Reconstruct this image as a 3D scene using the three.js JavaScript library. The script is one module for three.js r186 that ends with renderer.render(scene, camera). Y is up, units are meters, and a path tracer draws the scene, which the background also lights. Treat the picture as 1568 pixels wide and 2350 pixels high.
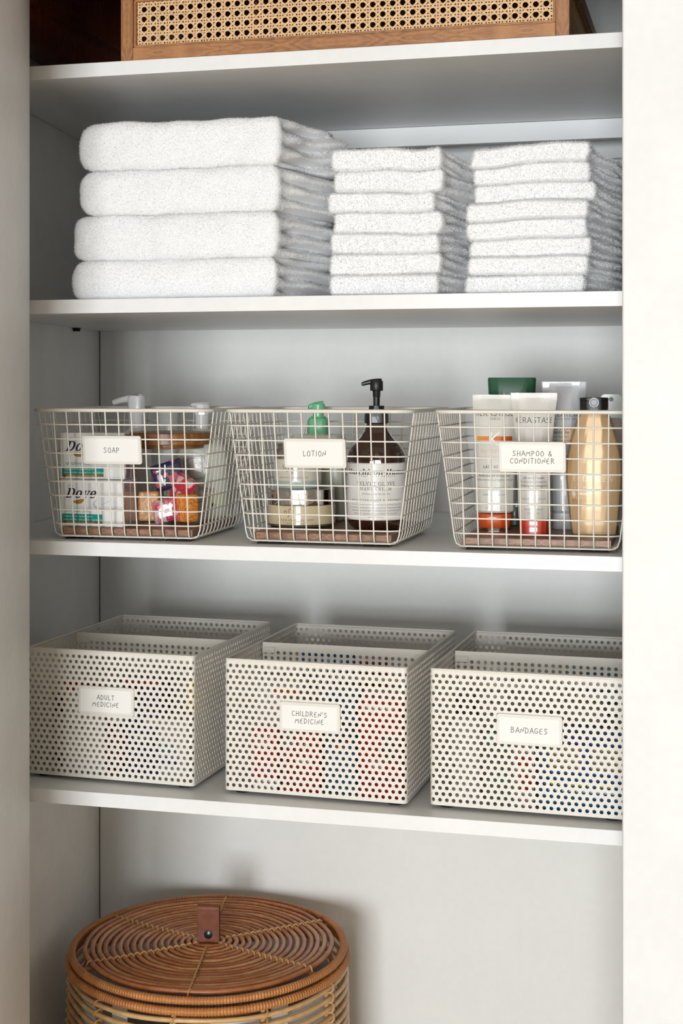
import * as THREE from 'three';
import { RoundedBoxGeometry } from 'three/addons/geometries/RoundedBoxGeometry.js';
import { mergeGeometries, mergeVertices, toCreasedNormals } from 'three/addons/utils/BufferGeometryUtils.js';
import { RectAreaLightUniformsLib } from 'three/addons/lights/RectAreaLightUniformsLib.js';

// ------------------------------------------------------------------ camera, light, exposure
const scene = new THREE.Scene();
const renderer = new THREE.WebGLRenderer({ antialias: true });
renderer.toneMapping = THREE.LinearToneMapping;
renderer.toneMappingExposure = 0.605;
renderer.shadowMap.enabled = true;
RectAreaLightUniformsLib.init();

const camera = new THREE.PerspectiveCamera(2 * Math.atan(1175 / 3400) * 180 / Math.PI, 1568 / 2350, 0.05, 30);
camera.position.set(0, 1.42, 1.88);
camera.rotation.order = 'YXZ';
camera.rotation.y = 0.2498;
camera.setViewOffset(1568, 2350, 0, 285.4, 1568, 2350);   // lens shifted down, verticals stay vertical
scene.background = new THREE.Color(0.55, 0.62, 0.70);

const WIN = { x: -0.02, y: 1.12, z: 6.2, w: 1.5, h: 1.5 };      // the tall window behind the camera, facing the closet
const daylight = new THREE.RectAreaLight(new THREE.Color(0.905, 0.955, 1.0), 62, WIN.w, WIN.h);
daylight.position.set(WIN.x, WIN.y, WIN.z - 0.03);
daylight.name = 'window_daylight';
scene.add(daylight);

// ------------------------------------------------------------------ helpers
function rng(seed) { let a = seed >>> 0; return () => { a = (a + 0x6D2B79F5) >>> 0; let t = Math.imul(a ^ (a >>> 15), 1 | a); t = (t + Math.imul(t ^ (t >>> 7), 61 | t)) ^ t; return ((t ^ (t >>> 14)) >>> 0) / 4294967296; }; }
function hash3(x, y, z) { let h = Math.imul(x | 0, 374761393) + Math.imul(y | 0, 668265263) + Math.imul(z | 0, 2147483647 - 1274126177); h = Math.imul(h ^ (h >>> 13), 1274126177); return ((h ^ (h >>> 16)) >>> 0) / 4294967296; }
function noise(x, y = 0, z = 0) {
  const xi = Math.floor(x), yi = Math.floor(y), zi = Math.floor(z); let fx = x - xi, fy = y - yi, fz = z - zi;
  fx = fx * fx * (3 - 2 * fx); fy = fy * fy * (3 - 2 * fy); fz = fz * fz * (3 - 2 * fz);
  const L = (a, b, t) => a + (b - a) * t, g = (i, j, k) => hash3(xi + i, yi + j, zi + k);
  return 2 * L(L(L(g(0, 0, 0), g(1, 0, 0), fx), L(g(0, 1, 0), g(1, 1, 0), fx), fy), L(L(g(0, 0, 1), g(1, 0, 1), fx), L(g(0, 1, 1), g(1, 1, 1), fx), fy), fz) - 1;
}
const smooth = (a, b, x) => { const t = Math.min(1, Math.max(0, (x - a) / (b - a))); return t * t * (3 - 2 * t); };
const V = (x, y, z) => new THREE.Vector3(x, y, z);
const taken = {};
function numbered(name) { const n = taken[name] = (taken[name] ?? -1) + 1; return n ? name + '_' + String(n).padStart(3, '0') : name; }
function thing(name, label, category, [x, y, z] = [0, 0, 0], turn = 0, group) {
  const o = new THREE.Group(); o.name = numbered(name); o.position.set(x, y, z); o.rotation.y = turn;
  o.userData = { label, category }; if (group) o.userData.group = group;
  scene.add(o); return o;
}
function mesh(name, geo, mat, parent, label) {
  const m = new THREE.Mesh(geo, mat); m.name = name; m.castShadow = m.receiveShadow = true;
  if (label) m.userData.label = label;
  parent.add(m); return m;
}
function struct(name, geo, mat, label, category = 'wall') {
  const m = mesh(name, geo, mat, scene); m.userData = { kind: 'structure', label, category }; return m;
}
function boxUV(g, grain = 'x') {
  const p = g.attributes.position, n = g.attributes.normal, uv = new Float32Array(p.count * 2);
  for (let i = 0; i < p.count; i++) {
    const P = { x: p.getX(i), y: p.getY(i), z: p.getZ(i) }, N = { x: Math.abs(n.getX(i)), y: Math.abs(n.getY(i)), z: Math.abs(n.getZ(i)) };
    const drop = N.x >= N.y && N.x >= N.z ? 'x' : N.y >= N.z ? 'y' : 'z';
    const rest = ['x', 'y', 'z'].filter(k => k !== drop), u = rest.includes(grain) ? grain : rest[0], v = rest.find(k => k !== u);
    uv[2 * i] = P[u]; uv[2 * i + 1] = P[v];
  }
  g.setAttribute('uv', new THREE.BufferAttribute(uv, 2)); return g;
}
function box(w, h, d, r = 0, x = 0, y = 0, z = 0, grain = 'x') {
  const g = r > 0 ? new RoundedBoxGeometry(w, h, d, 2, Math.min(r, w / 2.01, h / 2.01, d / 2.01)) : new THREE.BoxGeometry(w, h, d);
  boxUV(g, grain); g.translate(x, y, z); return g;
}
function clean(g) { for (const k of Object.keys(g.attributes)) if (!['position', 'normal', 'uv'].includes(k)) g.deleteAttribute(k); if (!g.attributes.uv) boxUV(g); return g; }
function merge(list) { const idx = list.every(g => g.index); return mergeGeometries(list.map(g => clean(idx ? g : g.index ? g.toNonIndexed() : g)), false); }
function crease(g, a = 0.7) { return toCreasedNormals(g, a); }
function lathe(profile, seg = 40, cr = 0.7) { return crease(new THREE.LatheGeometry(profile.map(([r, y]) => new THREE.Vector2(r, y)), seg), cr); }
function sweep(pts, r, seg = 6, closed = false, rf = null) {
  const n = pts.length, T = [], pos = [], nor = [], uv = [], idx = [];
  for (let i = 0; i < n; i++) { const a = pts[closed ? (i + n - 1) % n : Math.max(0, i - 1)], b = pts[closed ? (i + 1) % n : Math.min(n - 1, i + 1)]; T.push(b.clone().sub(a).normalize()); }
  let N = Math.abs(T[0].y) < 0.9 ? V(0, 1, 0) : V(1, 0, 0); N.addScaledVector(T[0], -N.dot(T[0])).normalize();
  let len = 0; const m = closed ? n + 1 : n;
  for (let k = 0; k < m; k++) {
    const i = k % n; if (k) { len += pts[i].distanceTo(pts[(k - 1) % n]); }
    N = N.clone().addScaledVector(T[i], -N.dot(T[i])).normalize(); const B = T[i].clone().cross(N), R = rf ? rf(k / (m - 1), k) : r;
    for (let j = 0; j <= seg; j++) { const a = j / seg * Math.PI * 2, c = Math.cos(a), s = Math.sin(a), d = N.clone().multiplyScalar(c).addScaledVector(B, s);
      pos.push(pts[i].x + d.x * R, pts[i].y + d.y * R, pts[i].z + d.z * R); nor.push(d.x, d.y, d.z); uv.push(len, a * r); }
    if (k) for (let j = 0; j < seg; j++) { const a = (k - 1) * (seg + 1) + j, b = k * (seg + 1) + j; idx.push(a, a + 1, b, b, a + 1, b + 1); }
  }
  if (!closed) for (const e of [0, m - 1]) { const c = pos.length / 3, p = pts[e], t = T[e].clone().multiplyScalar(e ? 1 : -1); pos.push(p.x, p.y, p.z); nor.push(t.x, t.y, t.z); uv.push(0, 0);
    for (let j = 0; j < seg; j++) { const a = e * (seg + 1) + j; e ? idx.push(c, a, a + 1) : idx.push(c, a + 1, a); } }
  const g = new THREE.BufferGeometry(); g.setAttribute('position', new THREE.Float32BufferAttribute(pos, 3)); g.setAttribute('normal', new THREE.Float32BufferAttribute(nor, 3)); g.setAttribute('uv', new THREE.Float32BufferAttribute(uv, 2)); g.setIndex(idx); return g;
}
function ring(R, y, r, n = 96, seg = 8, rf = null) { const p = []; for (let i = 0; i < n; i++) { const a = i / n * Math.PI * 2; p.push(V(R * Math.cos(a), y, R * Math.sin(a))); } return sweep(p, r, seg, true, rf); }
// stack of super-ellipse sections: [y, halfWidth, halfDepth, exponent, xShift]; u runs round with the front at 0.5
function loft(sec, seg = 36, capB = true, capT = true, cr = 0.6) {
  const pos = [], uv = [], idx = [], y0 = sec[0][0], y1 = sec[sec.length - 1][0];
  const pt = (s, j) => { const a = -Math.PI / 2 - j / seg * Math.PI * 2, n = 2 / (s[3] || 2), c = Math.cos(a), q = Math.sin(a); return [(s[4] || 0) - Math.sign(c) * Math.pow(Math.abs(c), n) * s[1], s[0], Math.sign(q) * Math.pow(Math.abs(q), n) * s[2]]; };
  sec.forEach((s, k) => { for (let j = 0; j <= seg; j++) { pos.push(...pt(s, j)); uv.push(1 - j / seg, (s[0] - y0) / (y1 - y0)); } if (k) for (let j = 0; j < seg; j++) { const a = (k - 1) * (seg + 1) + j, b = a + seg + 1; idx.push(a, b, a + 1, b, b + 1, a + 1); } });
  for (const [on, k] of [[capB, 0], [capT, sec.length - 1]]) if (on) { const c = pos.length / 3; pos.push(sec[k][4] || 0, sec[k][0], 0); uv.push(0.02, k ? 0.99 : 0.01); for (let j = 0; j < seg; j++) { const a = k * (seg + 1) + j; k ? idx.push(c, a + 1, a) : idx.push(c, a, a + 1); } }
  const g = new THREE.BufferGeometry(); g.setAttribute('position', new THREE.Float32BufferAttribute(pos, 3)); g.setAttribute('uv', new THREE.Float32BufferAttribute(uv, 2)); g.setIndex(idx); g.computeVertexNormals(); return crease(g, cr);
}
const at = (g, x, y, z, ry = 0, rx = 0, rz = 0) => { g = g.clone(); if (rz) g.rotateZ(rz); if (rx) g.rotateX(rx); if (ry) g.rotateY(ry); return g.translate(x, y, z); };

// ------------------------------------------------------------------ materials and textures
const lin = (r, g, b) => new THREE.Color().setRGB(r, g, b);
const std = (color, roughness = 0.5, more = {}) => new THREE.MeshStandardMaterial({ color, roughness, metalness: 0, ...more });
const phy = (color, roughness = 0.5, more = {}) => new THREE.MeshPhysicalMaterial({ color, roughness, metalness: 0, ...more });
function dataTex(n, m, f, repeatX, repeatY, srgb = true) {
  const d = new Uint8Array(n * m * 4);
  for (let j = 0; j < m; j++) for (let i = 0; i < n; i++) { const c = f(i / n, j / m), o = 4 * (j * n + i); d[o] = Math.min(255, Math.max(0, c[0])); d[o + 1] = Math.min(255, Math.max(0, c[1])); d[o + 2] = Math.min(255, Math.max(0, c[2])); d[o + 3] = 255; }
  const t = new THREE.DataTexture(d, n, m); t.wrapS = t.wrapT = THREE.RepeatWrapping; t.magFilter = THREE.LinearFilter; t.minFilter = THREE.LinearMipmapLinearFilter; t.generateMipmaps = true;
  if (srgb) t.colorSpace = THREE.SRGBColorSpace; t.repeat.set(repeatX, repeatY); t.needsUpdate = true; return t;
}
// wood whose grain runs along u; the tile is 0.5 m by 0.25 m
function wood(base, dark, streak, seed, knots = 0.0) {
  return dataTex(512, 512, (u, v) => {
    const mir = t => Math.abs(2 * t - 1), U = mir(u) * 8, Vv = mir(v) * 60;
    const warp = noise(U * 0.7, Vv * 0.12, seed) * 3 + noise(U * 2, Vv * 0.3, seed + 3);
    const rings = 0.5 + 0.5 * Math.sin((Vv * 0.55 + warp * 1.6) * 2.1), fine = noise(U * 6, Vv * 5, seed + 9), pore = noise(U * 14, Vv * 11, seed + 5) > 0.55 ? 1 : 0, tone = noise(U * 0.5, Vv * 0.06, seed + 20);
    const k = Math.min(1, Math.max(0, 0.42 * rings + 0.22 * fine + 0.25 * tone + 0.18)) , s = pore * streak;
    return [0, 1, 2].map(i => (base[i] + (dark[i] - base[i]) * k) * (1 - s));
  }, 2, 4);
}
function canvasTex(w, h, draw) {
  const c = document.createElement('canvas'); c.width = w; c.height = h; const x = c.getContext('2d'); draw(x, w, h);
  const t = new THREE.CanvasTexture(c); t.colorSpace = THREE.SRGBColorSpace; t.anisotropy = 8; return t;
}
const walnutTex = wood([168, 126, 96], [98, 66, 48], 0.22, 3), oakTex = wood([184, 130, 82], [128, 82, 48], 0.14, 11), acaciaTex = wood([160, 108, 58], [84, 50, 26], 0.2, 27), mahoganyTex = wood([150, 76, 44], [84, 38, 20], 0.2, 41);
const mottle = (amp, seed, scale = 6) => dataTex(256, 256, (u, v) => { const m = t => Math.abs(2 * t - 1); const k = 255 * (1 - amp * (0.5 + 0.3 * noise(m(u) * scale, m(v) * scale, seed) + 0.2 * noise(m(u) * scale * 6, m(v) * scale * 6, seed + 4))); return [k, k, k]; }, 1.5, 1.5);
const paint = std(lin(0.88, 0.875, 0.86), 0.42, { map: mottle(0.04, 2) });
const paintBack = std(lin(0.91, 0.905, 0.87), 0.5, { map: mottle(0.02, 8) });
const paintSide = std(lin(0.89, 0.875, 0.83), 0.5, { map: mottle(0.04, 5) });
const shelfPaint = std(lin(0.88, 0.88, 0.88), 0.34, { map: mottle(0.03, 12) });
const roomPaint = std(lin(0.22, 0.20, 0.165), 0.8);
const creamMetal = phy(lin(0.80, 0.76, 0.685), 0.38);
const creamPlate = phy(lin(0.78, 0.75, 0.69), 0.35);
const blackRubber = std(lin(0.012, 0.012, 0.013), 0.6);
const whitePlastic = phy(lin(0.84, 0.84, 0.84), 0.25, { clearcoat: 0.3 });
const blackPlastic = phy(lin(0.012, 0.012, 0.013), 0.36, { clearcoat: 0.15 });
const walnut = phy('#ffffff', 0.42, { map: walnutTex }), oak = phy('#ffffff', 0.45, { map: oakTex }), acacia = phy('#ffffff', 0.38, { map: acaciaTex });
const mahogany = phy('#ffffff', 0.3, { map: mahoganyTex, clearcoat: 0.4, clearcoatRoughness: 0.2 });
const clearGlass = phy('#ffffff', 0.02, { transmission: 1, thickness: 0, ior: 1.5 });
const solidGlass = phy('#ffffff', 0.0, { transmission: 1, thickness: 0.002, ior: 1.5 });
const chrome = phy(lin(0.72, 0.71, 0.72), 0.09, { metalness: 1 });

// ------------------------------------------------------------------ the room and the closet shell
const CL = z => -1.009 + 0.1257 * z;                    // closet's left side, slightly out of square
const ZB = -0.602, TOP = 2.32;
const prism = (pts, y0, y1, bevel = 0) => { const s = new THREE.Shape(pts.map(([x, z]) => new THREE.Vector2(x, -z))); const g = new THREE.ExtrudeGeometry(s, { depth: y1 - y0 - 2 * bevel, bevelEnabled: bevel > 0, bevelSize: bevel, bevelThickness: bevel, bevelOffset: -bevel, bevelSegments: 2 }); g.rotateX(-Math.PI / 2); g.translate(0, y0 + bevel, 0); return boxUV(g); };
struct('floor', box(5.2, 0.06, 7.4, 0, -0.6, -0.03, 2.7), phy('#ffffff', 0.4, { map: wood([230, 210, 182], [208, 182, 150], 0.08, 61) }), 'warm timber floor of the room and closet', 'floor');
struct('ceiling', box(5.2, 0.06, 7.4, 0, -0.6, 2.63, 2.7), std(lin(0.62, 0.59, 0.54), 0.8), 'plain white ceiling of the room', 'ceiling');
struct('wall_closet_left', prism([[CL(0.03), 0.03], [CL(0.03) - 0.06, 0.03], [CL(-0.66) - 0.06, -0.66], [CL(-0.66), -0.66]], 0, TOP), paintSide, 'painted side wall of the closet in shade');
struct('wall_closet_back', merge([box(1.2, TOP, 0.02, 0, CL(ZB) + 0.0022 + 0.6, TOP / 2, ZB - 0.01), box(1.26, TOP, 0.02, 0, CL(ZB) + 0.6, TOP / 2, ZB - 0.036)]), paintBack, 'white painted back panel of the closet');
struct('wall_closet_right', box(0.06, TOP, 0.69, 0, 0.15, TOP / 2, -0.315), paintSide, 'white painted right side of the closet');
struct('ceiling_closet', box(1.3, 0.04, 0.69, 0, -0.47, TOP + 0.02, -0.315), paintSide, 'closed top of the closet', 'ceiling');
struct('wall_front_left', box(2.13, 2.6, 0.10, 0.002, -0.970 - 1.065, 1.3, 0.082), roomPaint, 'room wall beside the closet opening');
struct('wall_front_right', box(1.91, 2.6, 0.10, 0.003, -0.1095 + 0.955, 1.3, 0.082), std(lin(0.86, 0.86, 0.855), 0.55, { map: mottle(0.03, 15) }), 'bright white wall face right of the shelves');
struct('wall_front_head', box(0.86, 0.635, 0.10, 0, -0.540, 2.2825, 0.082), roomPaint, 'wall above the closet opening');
{ // narrow folding door leaf standing open at the left of the shelves
  const d = new THREE.Group(); d.name = 'door_1'; d.userData = { kind: 'structure', label: 'off white folding closet door leaf standing open left of the shelves', category: 'door' }; d.position.set(-0.9080, 0.02, 0.0335); d.rotation.y = Math.atan2(0.0905, 0.2665); scene.add(d);
  const leafMat = std(lin(0.86, 0.845, 0.82), 0.5, { map: mottle(0.05, 19) });
  mesh('door_leaf', box(0.028, 1.93, 0.282, 0.002, -0.0145, 0.965, 0.141), leafMat, d);
  mesh('folded_leaf', box(0.028, 1.93, 0.276, 0.002, -0.0460, 0.965, 0.142), leafMat, d);
  for (const y of [0.25, 0.965, 1.7]) mesh('hinge', box(0.004, 0.07, 0.012, 0.001, -0.0302, y, 0.287), chrome, d);
}
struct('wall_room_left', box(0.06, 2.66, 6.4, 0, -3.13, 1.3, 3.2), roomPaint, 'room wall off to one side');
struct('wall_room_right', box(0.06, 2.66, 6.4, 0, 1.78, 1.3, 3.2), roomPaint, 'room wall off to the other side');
{ // wall with the window behind the camera
  const x0 = -3.2, x1 = 1.82, a = WIN.x - WIN.w / 2, b = WIN.x + WIN.w / 2, c = WIN.y - WIN.h / 2, d = WIN.y + WIN.h / 2, z = WIN.z + 0.08;
  struct('wall_room_back', merge([box(a - x0, 2.66, 0.1, 0, (a + x0) / 2, 1.3, z), box(x1 - b, 2.66, 0.1, 0, (b + x1) / 2, 1.3, z), box(WIN.w, c, 0.1, 0, WIN.x, c / 2, z), box(WIN.w, 2.66 - d, 0.1, 0, WIN.x, (d + 2.63) / 2, z)]), roomPaint, 'room wall with the tall window');
  const w = new THREE.Group(); w.name = 'window_1'; w.userData = { kind: 'structure', label: 'tall white framed window that lights the room', category: 'window' }; w.position.set(WIN.x, WIN.y, WIN.z - 0.02); scene.add(w);
  const f = std(lin(0.75, 0.75, 0.74), 0.5), bars = [];
  for (const s of [-1, 1]) { bars.push(box(0.05, WIN.h + 0.1, 0.05, 0.004, s * (WIN.w / 2 + 0.025), 0, 0), box(WIN.w + 0.1, 0.05, 0.05, 0.004, 0, s * (WIN.h / 2 + 0.025), 0)); }
  mesh('window_frame', merge(bars), f, w);
  for (const x of [-0.25, 0.25]) mesh('mullion', box(0.035, WIN.h, 0.03, 0.004, x, 0, -0.03), f, w);
  for (const y of [-0.3, 0.3]) mesh('glazing_bar', box(WIN.w, 0.02, 0.03, 0.003, 0, y, -0.03), f, w);
  mesh('pane', box(WIN.w, WIN.h, 0.006, 0, 0, 0, 0.03), std(lin(0.8, 0.8, 0.8), 0.6, { emissive: lin(1, 0.99, 0.98), emissiveIntensity: 3 }), w);
}
// shelves
const SH = [1.8647, 1.5411, 1.2087, 0.8662];
const shelfLabels = ['white closet shelf under the rattan box', 'white closet shelf carrying the stacks of white towels', 'white closet shelf carrying the wire baskets', 'white closet shelf carrying the perforated metal bins'];
SH.forEach((y, i) => {
  const s = thing('closet_shelf', shelfLabels[i], 'shelf', [0, y, 0]);
  mesh('shelf_board', prism([[CL(0) + 0.001, 0], [CL(ZB) + 0.001, ZB + 0.001], [0.119, ZB + 0.001], [0.119, 0]], -0.0193, 0, 0.0008), shelfPaint, s);
});
struct('trim_2', box(1.19, 0.0310, 0.016, 0.001, -0.474, 1.8451 - 0.0156, -0.498), std(lin(0.89, 0.89, 0.88), 0.4), 'white wooden cleat along the back under the top shelf', 'cleat');
struct('trim_6', box(1.19, 0.0480, 0.016, 0.001, -0.474, 1.7963 + 0.0240, ZB + 0.0085), std(lin(0.88, 0.89, 0.88), 0.4), 'white batten fixed to the back wall behind the cleat', 'batten');
{ const p = thing('shelf_pin', 'small dark metal shelf pin under the left end of the towel shelf', 'shelf pin', [CL(-0.45), 1.5211, -0.45]);
  mesh('pin', sweep([V(-0.004, -0.003, 0), V(0.012, -0.003, 0)], 0.0026, 10), std(lin(0.05, 0.045, 0.04), 0.35, { metalness: 0.8 }), p); mesh('plate', box(0.012, 0.0015, 0.012, 0.0005, 0.006, -0.0004, 0), std(lin(0.06, 0.055, 0.05), 0.35, { metalness: 0.8 }), p); }

// ------------------------------------------------------------------ towels
const terry = phy(lin(0.92, 0.92, 0.925), 0.95, { sheen: 0.6, sheenRoughness: 0.6, sheenColor: lin(1, 1, 1) });
const strand = (() => { const g = new THREE.ConeGeometry(0.00042, 0.0034, 3, 1, true); g.translate(0, 0.0017, 0); return g; })();
function towelGeo(w, h, d, o) {
  let g = new THREE.BoxGeometry(w, h, d, o.nx, o.ny, o.nz); g.deleteAttribute('uv'); g.deleteAttribute('normal'); g = mergeVertices(g, 1e-5);
  const p = g.attributes.position, S = o.seed, K = o.stackSeed, hx = w / 2, hy = h / 2, hz = d / 2, ry = h * 0.44, rz = h * o.frontR;
  for (let i = 0; i < p.count; i++) {
    let x = p.getX(i), y = p.getY(i), z = p.getZ(i);
    const rx = h * (x > 0 ? o.rightR : o.leftR), qx = Math.max(-hx + rx, Math.min(hx - rx, x)), qy = Math.max(-hy + ry, Math.min(hy - ry, y)), qz = Math.max(-hz + rz, Math.min(hz - rz, z));
    const dx = (x - qx) / rx, dy = (y - qy) / ry, dz = (z - qz) / rz, l = Math.pow(Math.abs(dx) ** 2.3 + Math.abs(dy) ** 2.3 + Math.abs(dz) ** 2.3, 1 / 2.3);
    if (l > 1e-6) { x = qx + dx / l * rx; y = qy + dy / l * ry; z = qz + dz / l * rz; }
    const wf = smooth(-hx, hx, x), back = smooth(hz, -hz, z), level = (o.level + y / h + 0.5) / o.n;
    const wr = smooth(hx - 0.05, hx - 0.006, x);
    const ph = o.layers * (y / h) + noise(z * 7, S * 3.1, S + 2) * 0.45 + noise(z * 15, y * 10, S + 4) * 0.2 + 0.25;
    const bulge = Math.pow(0.5 + 0.5 * Math.cos(ph * Math.PI * 2), 0.55) - 0.6;
    const amt = smooth(hz, hz - 0.06, z);
    x += wr * amt * o.curl * (bulge * 0.85 + noise(z * 9, y * 12, S + 8) * 0.55 * back + noise(z * 24, y * 24, S) * 0.22);
    x += wr * o.flare * smooth(hz - 0.01, -hz + 0.02, z);
    x += (1 - wf) * noise(y * 26 + S, z * 14, S + 11) * 0.003 + noise(level * o.n * 1.7, z * 9, S + 21) * o.edge;
    z += (noise(x * 15 + S * 3, y * 14, S + 5) * 0.12 + noise(x * 60 + S, y * 60, S) * 0.04) * h * o.soft;
    // surfaces of neighbouring towels follow one another, flat at the shelf and wavier towards the top
    y += (noise(x * 11, z * 7, K) * 0.5 + noise(x * 26, z * 18, K + 3) * 0.2) * 0.016 * o.soft * level * (1 - 0.3 * wr) + (o.level ? noise(x * 20, z * 10, K + Math.round(level * o.n * 2)) * o.seam : 0);
    y -= back * wr * level * o.droop;
    p.setXYZ(i, x, y, z);
  }
  g.computeVertexNormals(); return boxUV(g);
}
function addPile(parent, g, perMm2, seed, len, wild) {
  const R = rng(seed), P = g.attributes.position, N = g.attributes.normal, I = g.index.array, A = [], cum = []; let tot = 0;
  const a = V(), b = V(), c = V(), n = V(), ab = V(), ac = V();
  for (let t = 0; t < I.length; t += 3) {
    a.fromBufferAttribute(P, I[t]); b.fromBufferAttribute(P, I[t + 1]); c.fromBufferAttribute(P, I[t + 2]);
    n.copy(ab.subVectors(b, a)).cross(ac.subVectors(c, a)); const ar = n.length() / 2; n.normalize();
    if (n.z < -0.3 || n.y < -0.85) continue;
    const wgt = ar * (n.y > 0.8 ? 0.35 : 1); tot += wgt; cum.push(tot); A.push(t);
  }
  const count = Math.round(tot * 1e6 * perMm2), im = new THREE.InstancedMesh(strand, terry, count), m = new THREE.Matrix4(), q = new THREE.Quaternion(), up = V(0, 1, 0), s = V(), pos = V(), dir = V();
  for (let k = 0; k < count; k++) {
    const u = R() * tot; let lo = 0, hi = cum.length - 1; while (lo < hi) { const mid = (lo + hi) >> 1; cum[mid] < u ? lo = mid + 1 : hi = mid; }
    const t = A[lo]; let r1 = R(), r2 = R(); if (r1 + r2 > 1) { r1 = 1 - r1; r2 = 1 - r2; }
    a.fromBufferAttribute(P, I[t]); b.fromBufferAttribute(P, I[t + 1]); c.fromBufferAttribute(P, I[t + 2]);
    pos.copy(a).addScaledVector(ab.subVectors(b, a), r1).addScaledVector(ac.subVectors(c, a), r2);
    dir.fromBufferAttribute(N, I[t]); pos.addScaledVector(dir, -0.0006);
    dir.x += (R() - 0.5) * wild; dir.y += (R() - 0.5) * wild - 0.15; dir.z += (R() - 0.5) * wild; q.setFromUnitVectors(up, dir.normalize());
    const L = len * (0.6 + 0.7 * R()); s.set(1, L, 1); m.compose(pos, q, s); im.setMatrixAt(k, m);
  }
  im.name = 'terry_pile'; im.userData = { kind: 'stuff' }; im.castShadow = im.receiveShadow = true; parent.add(im);
}
function towel(name, label, group, x, y, z, w, h, d, o, turn = 0) {
  const t = thing(name, label, 'towel', [x, y, z], turn, group), g = towelGeo(w, h, d, o);
  mesh('folded_cloth', g.clone().translate(0, h / 2, 0), terry, t);
  addPile(t, g.translate(0, h / 2, 0), o.density, o.seed * 77 + 5, o.len, o.wild);
}
{
  const y0 = SH[1];
  const rows = ['bottom folded white bath towel of the four-high stack', 'second folded white bath towel from the bottom of its stack', 'third folded white bath towel from the bottom of its stack', 'topmost thick folded white bath towel of the four-high stack'];
  const ys = [0, 0.0550, 0.1178, 0.1806], hs = [0.0555, 0.0632, 0.0632, 0.0665], xs = [-0.7290, -0.7275, -0.7205, -0.7215], ws = [0.300, 0.302, 0.290, 0.298];
  for (let i = 0; i < 4; i++) towel('bath_towel', rows[i], 'bath towels stacked on the towel shelf', xs[i], y0 + ys[i] + 0.0005, -0.114, ws[i], hs[i], 0.168,
    { nx: 60, ny: 24, nz: 44, seed: 3 + i * 5, stackSeed: 7, level: i, n: 4, leftR: 0.40, frontR: 0.17, rightR: 0.2, soft: 0.6, layers: 3, curl: 0.024, droop: 0.004, flare: 0.040, seam: 0.0008, edge: 0.0015, density: 0.55, len: 0.8, wild: 1.5 });
  const ord = ['bottom', 'second', 'third', 'fourth', 'fifth', 'sixth', 'seventh', 'topmost'];
  const stack = (n, x, top, w, seed, where, group, turn) => {
    const pitch = (top - y0) / n, R = rng(seed);
    for (let i = 0; i < n; i++) {
      const place = i === n - 1 ? 'topmost' : ord[i] + (i ? ' from the bottom' : '');
      towel('hand_towel', 'folded white hand towel, ' + place + ' in ' + where, group, x + (R() - 0.5) * 0.012, y0 + i * pitch + 0.0005, -0.112 + (R() - 0.5) * 0.008, w * (0.97 + 0.05 * R()), pitch * 1.015, 0.164,
        { nx: 36, ny: 16, nz: 36, seed: seed + i * 4 + 1, stackSeed: seed, level: i, n, leftR: 0.20, frontR: 0.13, rightR: 0.22, soft: 0.95, layers: 2, curl: 0.014, droop: 0.005, flare: 0.030, seam: 0.0016, edge: 0.003, density: 0.5, len: 1.15, wild: 1.9 }, turn);
    }
  };
  stack(7, -0.4300, 1.7320, 0.148, 40, 'the seven-high stack', 'hand towels in the seven-high stack', 0);
  stack(8, -0.2390, 1.7330, 0.154, 90, 'the eight-high stack', 'hand towels in the eight-high stack', 0);
}

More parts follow.
